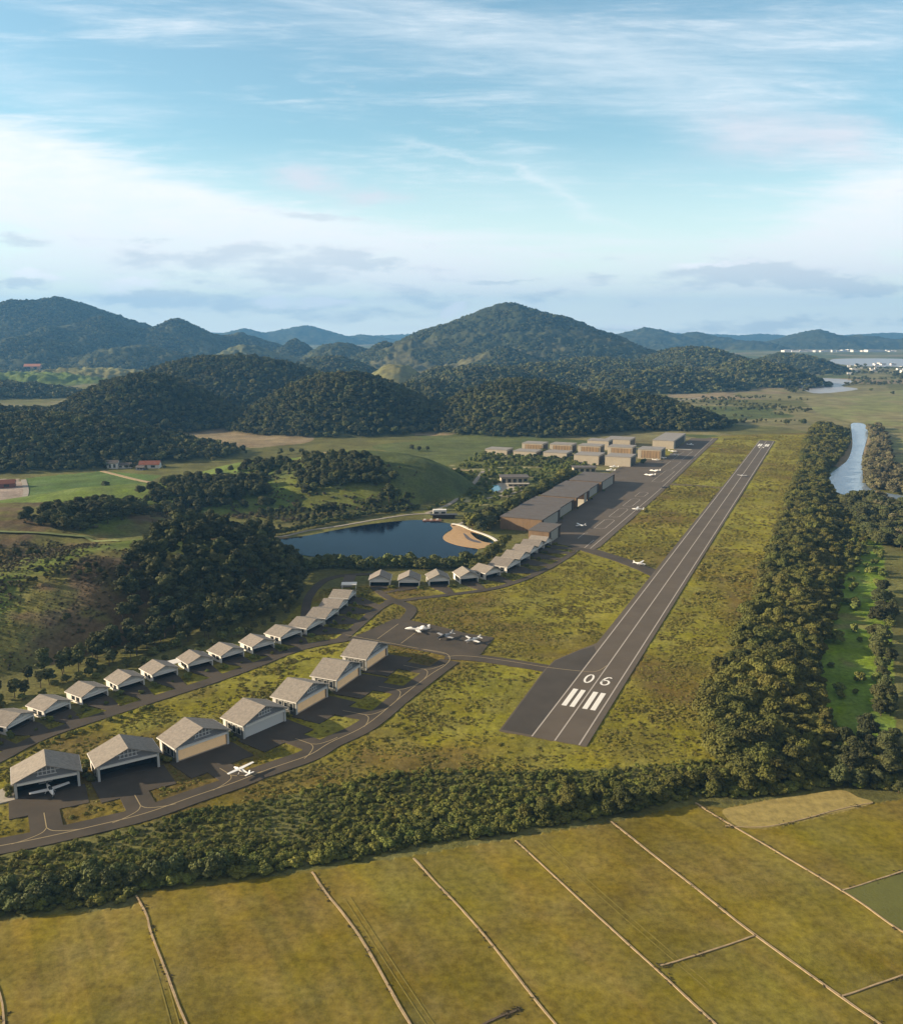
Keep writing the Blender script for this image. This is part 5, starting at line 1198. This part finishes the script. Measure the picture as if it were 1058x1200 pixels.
for s in (337, 391, 441, 488, 533):
    p = ST(s, -112.5); bush('hedge', 'pilaster_bush', p[0], p[1], 0, .32, 'small plant between doors of the stepped hangars, %s from the near end' % ORD[(337, 391, 441, 488, 533).index(s)], 'bush', 'plants between the doors of the stepped hangars')
# gardens in front of the small hangars
rp = random.Random(3); k = 0
for i, (a, b) in enumerate(mid_row):
    A = P(*a); B = P(*b); d = (B - A) / np.hypot(*(B - A)); n = np.array((d[1], -d[0])); w = np.hypot(*(B - A))
    for j in range(4):
        q = B + d * rp.uniform(.2, 3.0) + n * rp.uniform(1.5, 7.5) if j < 3 else A + d * w * .5 + n * rp.uniform(6, 8)
        bush('shrub' if j else 'bright', 'garden_shrub', q[0], q[1], 0, rp.uniform(.35, .65), 'low shrub by the driveway of the %s small house from the left' % (ORD[i - 1] if i else 'edge-cut'), 'bush', 'garden shrubs below the wooded hill')
for i, (a, b) in enumerate(lake_row):
    A = P(*a); B = P(*b); d = (B - A) / np.hypot(*(B - A)); n = np.array((d[1], -d[0]))
    for j in range(4):
        q = B + d * rp.uniform(-.5, 2.5) + n * rp.uniform(1, 6)
        bush('shrub', 'garden_shrub', q[0], q[1], 0, rp.uniform(.4, .8), 'low shrub before the %s gabled hangar from the left by the lake' % ORD[i], 'bush', 'garden shrubs by the lakeside hangars')
for i, (fl, fr, dr, lb) in enumerate(big):
    A = P(*fl); B = P(*fr); w = np.hypot(*(B - A)); d = (B - A) / w; n = np.array((d[1], -d[0]))
    for j in range(5):
        q = A - d * rp.uniform(1.0, 2.6) - n * (3 + 3.4 * j); bush('shrub', 'wall_shrub', q[0], q[1], 0, rp.uniform(.5, .7), 'dark shrub against the left wall of the %s large gabled hangar from the left' % ORD[i], 'bush', 'shrubs beside the large gabled hangars')
grove([(30, 868), (120, 838), (170, 824), (180, 830), (120, 850), (40, 880)], 2.8, 'shrub', .3, .5, 30, 'verge_shrub', lab_px('%s dark shrub on the verge above the large hangars', (50, 70, 90, 110, 130, 150), ('above the nearest one', 'right above its roof', 'above the gap', 'above the second one', 'right of the second one', 'left of the lit one', 'behind the lit one')), 'shrubs on the verge above the large hangars', 'verge_shrubs', 'dark low shrubs on the verge', tree=False)

# rough grass tussocks on the airfield
def tufts(name, poly, sp, smin, smax, label, keep=None):
    x, y = jitter_in([P(*p) for p in poly], sp); k = ~blocked(x, y) & in_view(x, y, 0, 20) & ~inpoly(x, y, FIELDS)
    k &= vnoise(x / 9, y / 9, 63) * .5 + vnoise(x / 2.5, y / 2.5, 67) * .5 > .42
    if keep is not None: k &= keep(x, y)
    x, y = x[k], y[k]; scatter(name, 'tuft', np.stack([x, y, np.full(len(x), -.3)], -1), RNG.uniform(smin, smax, len(x)) * (.6 + .8 * vnoise(x / 20, y / 20, 69)), label, 'grass')
tufts('rough_grass', [(-40, 1010), (0, 1000), (200, 958), (380, 922), (520, 905), (700, 900), (840, 893), (870, 800), (900, 720), (760, 690), (640, 640), (560, 690), (440, 685), (370, 690), (300, 760), (0, 870), (-40, 890)], 1.7, .5, 1.1, 'rough yellow-green grass tussocks over the near airfield')
tufts('airfield_grass', [(900, 720), (915, 640), (940, 560), (945, 510), (850, 512), (700, 560), (650, 640), (760, 690)], 3.4, .9, 1.8, 'rough yellow-green grass over the far airfield')

def scrub(name, px, sp, smin, smax, label, thr=.42):
    x, y = jitter_in(hillpoly(px), sp); k = ~blocked(x, y) & in_view(x, y, 20, 20) & (vnoise(x / 11, y / 11, 73) * .5 + vnoise(x / 3, y / 3, 79) * .5 > thr)
    x, y = x[k], y[k]; z = hills_at(x, y)[0]; scatter(name, 'scrub', np.stack([x, y, z - .5], -1), RNG.uniform(smin, smax, len(x)) * (.5 + vnoise(x / 16, y / 16, 83)), label, 'scrub')
scrub('hillside_scrub', [(-30, 640), (60, 632), (140, 640), (170, 655), (150, 700), (100, 740), (0, 790), (-30, 800)], 2.6, .5, 1.2, 'brownish scrub and heath on the open left hillside')
scrub('ridge_scrub', [(20, 615), (100, 594), (170, 575), (250, 557), (330, 540), (420, 540), (500, 556), (480, 596), (400, 606), (330, 612), (250, 605), (180, 606), (100, 622)], 4.0, .9, 2.2, 'low scrub scattered over the grassy ridge', .52)

# forests on the hills
fx, fy = [], []
for (hx, hy, hz, rx, ry, ro, cover, rough, sc, e) in HILLS:
    if cover not in ('forest', 'mountain') or hy > 5600 or hx < -3500 or hx > 3500: continue
    sp = 8.2 if hy < 1700 else (11 if hy < 2200 else 17)
    far_ = hy > 3000
    R = max(rx, ry); gx, gy = np.meshgrid(np.arange(hx - R, hx + R, sp), np.arange(hy - R, hy + R, sp)); gx = gx.ravel() + RNG.uniform(-.45, .45, gx.size) * sp; gy = gy.ravel() + RNG.uniform(-.45, .45, gy.size) * sp
    c, s = math.cos(ro), math.sin(ro); dx = gx - hx; dy = gy - hy; r2 = ((dx * c + dy * s) / rx) ** 2 + ((-dx * s + dy * c) / ry) ** 2
    k = (r2 < .97) & in_view(gx, gy, 60, 60) & ((dy < R * .25) | (not far_)); fx.append(gx[k]); fy.append(gy[k])
fx = np.concatenate(fx); fy = np.concatenate(fy); fz, who = hills_at(fx, fy)
cov = np.array([h[6] for h in HILLS] + ['none'])[who]
k = (fz > 1.0) & ((cov == 'forest') | ((cov == 'mountain') & ((fbm(fx / 210, fy / 210, 4, 71) < .585) | (fz > 150)))); fx, fy, fz = fx[k], fy[k], fz[k]
# thin overlaps: one tree per cell
cell = np.where(fy < 1700, 7.0, np.where(fy < 2200, 9.5, 14.5)); key = (cell * 10).astype(np.int64) * 10 ** 12 + (np.floor(fx / cell).astype(np.int64) * 100003 + np.floor(fy / cell).astype(np.int64)); _, u = np.unique(key, return_index=True)
fx, fy, fz = fx[u], fy[u], fz[u]
nearm = fy < 2050
report['forest'] = (int(nearm.sum()), int((~nearm).sum()))
s = RNG.uniform(.75, 1.35, nearm.sum()) * np.where(fy[nearm] < 1700, .95, 1.15)
scatter('hill_forest', 'forest', np.stack([fx, fy, fz - .8], -1)[nearm], s, 'dense dark forest covering the round hills behind the airfield', 'forest')
s = RNG.uniform(.8, 1.3, (~nearm).sum()); scatter('far_forest', 'forestbig', np.stack([fx, fy, fz - 1.5], -1)[~nearm], s, 'forest on the middle-distance hills', 'forest')
print('REPORT', report, 'objects', len(bpy.data.objects))

# ------------------------------------------------------------------ the air
hm = bpy.data.materials.new('haze'); hm.use_nodes = True; hn = hm.node_tree; hn.nodes.clear()
pv = hn.nodes.new('ShaderNodeVolumePrincipled'); pv.inputs['Density'].default_value = 6.8e-5; pv.inputs['Color'].default_value = (.17, .47, .93, 1); pv.inputs['Anisotropy'].default_value = .1
ho = hn.nodes.new('ShaderNodeOutputMaterial'); hn.links.new(pv.outputs[0], ho.inputs['Volume'])
hb = MB().box(-14500, 13500, -600, 16800, -3.0, 720).build('haze', hm); hb.display_type = 'WIRE'
tag(hb, 'thin blue haze over the whole valley', 'haze', None, 'stuff')
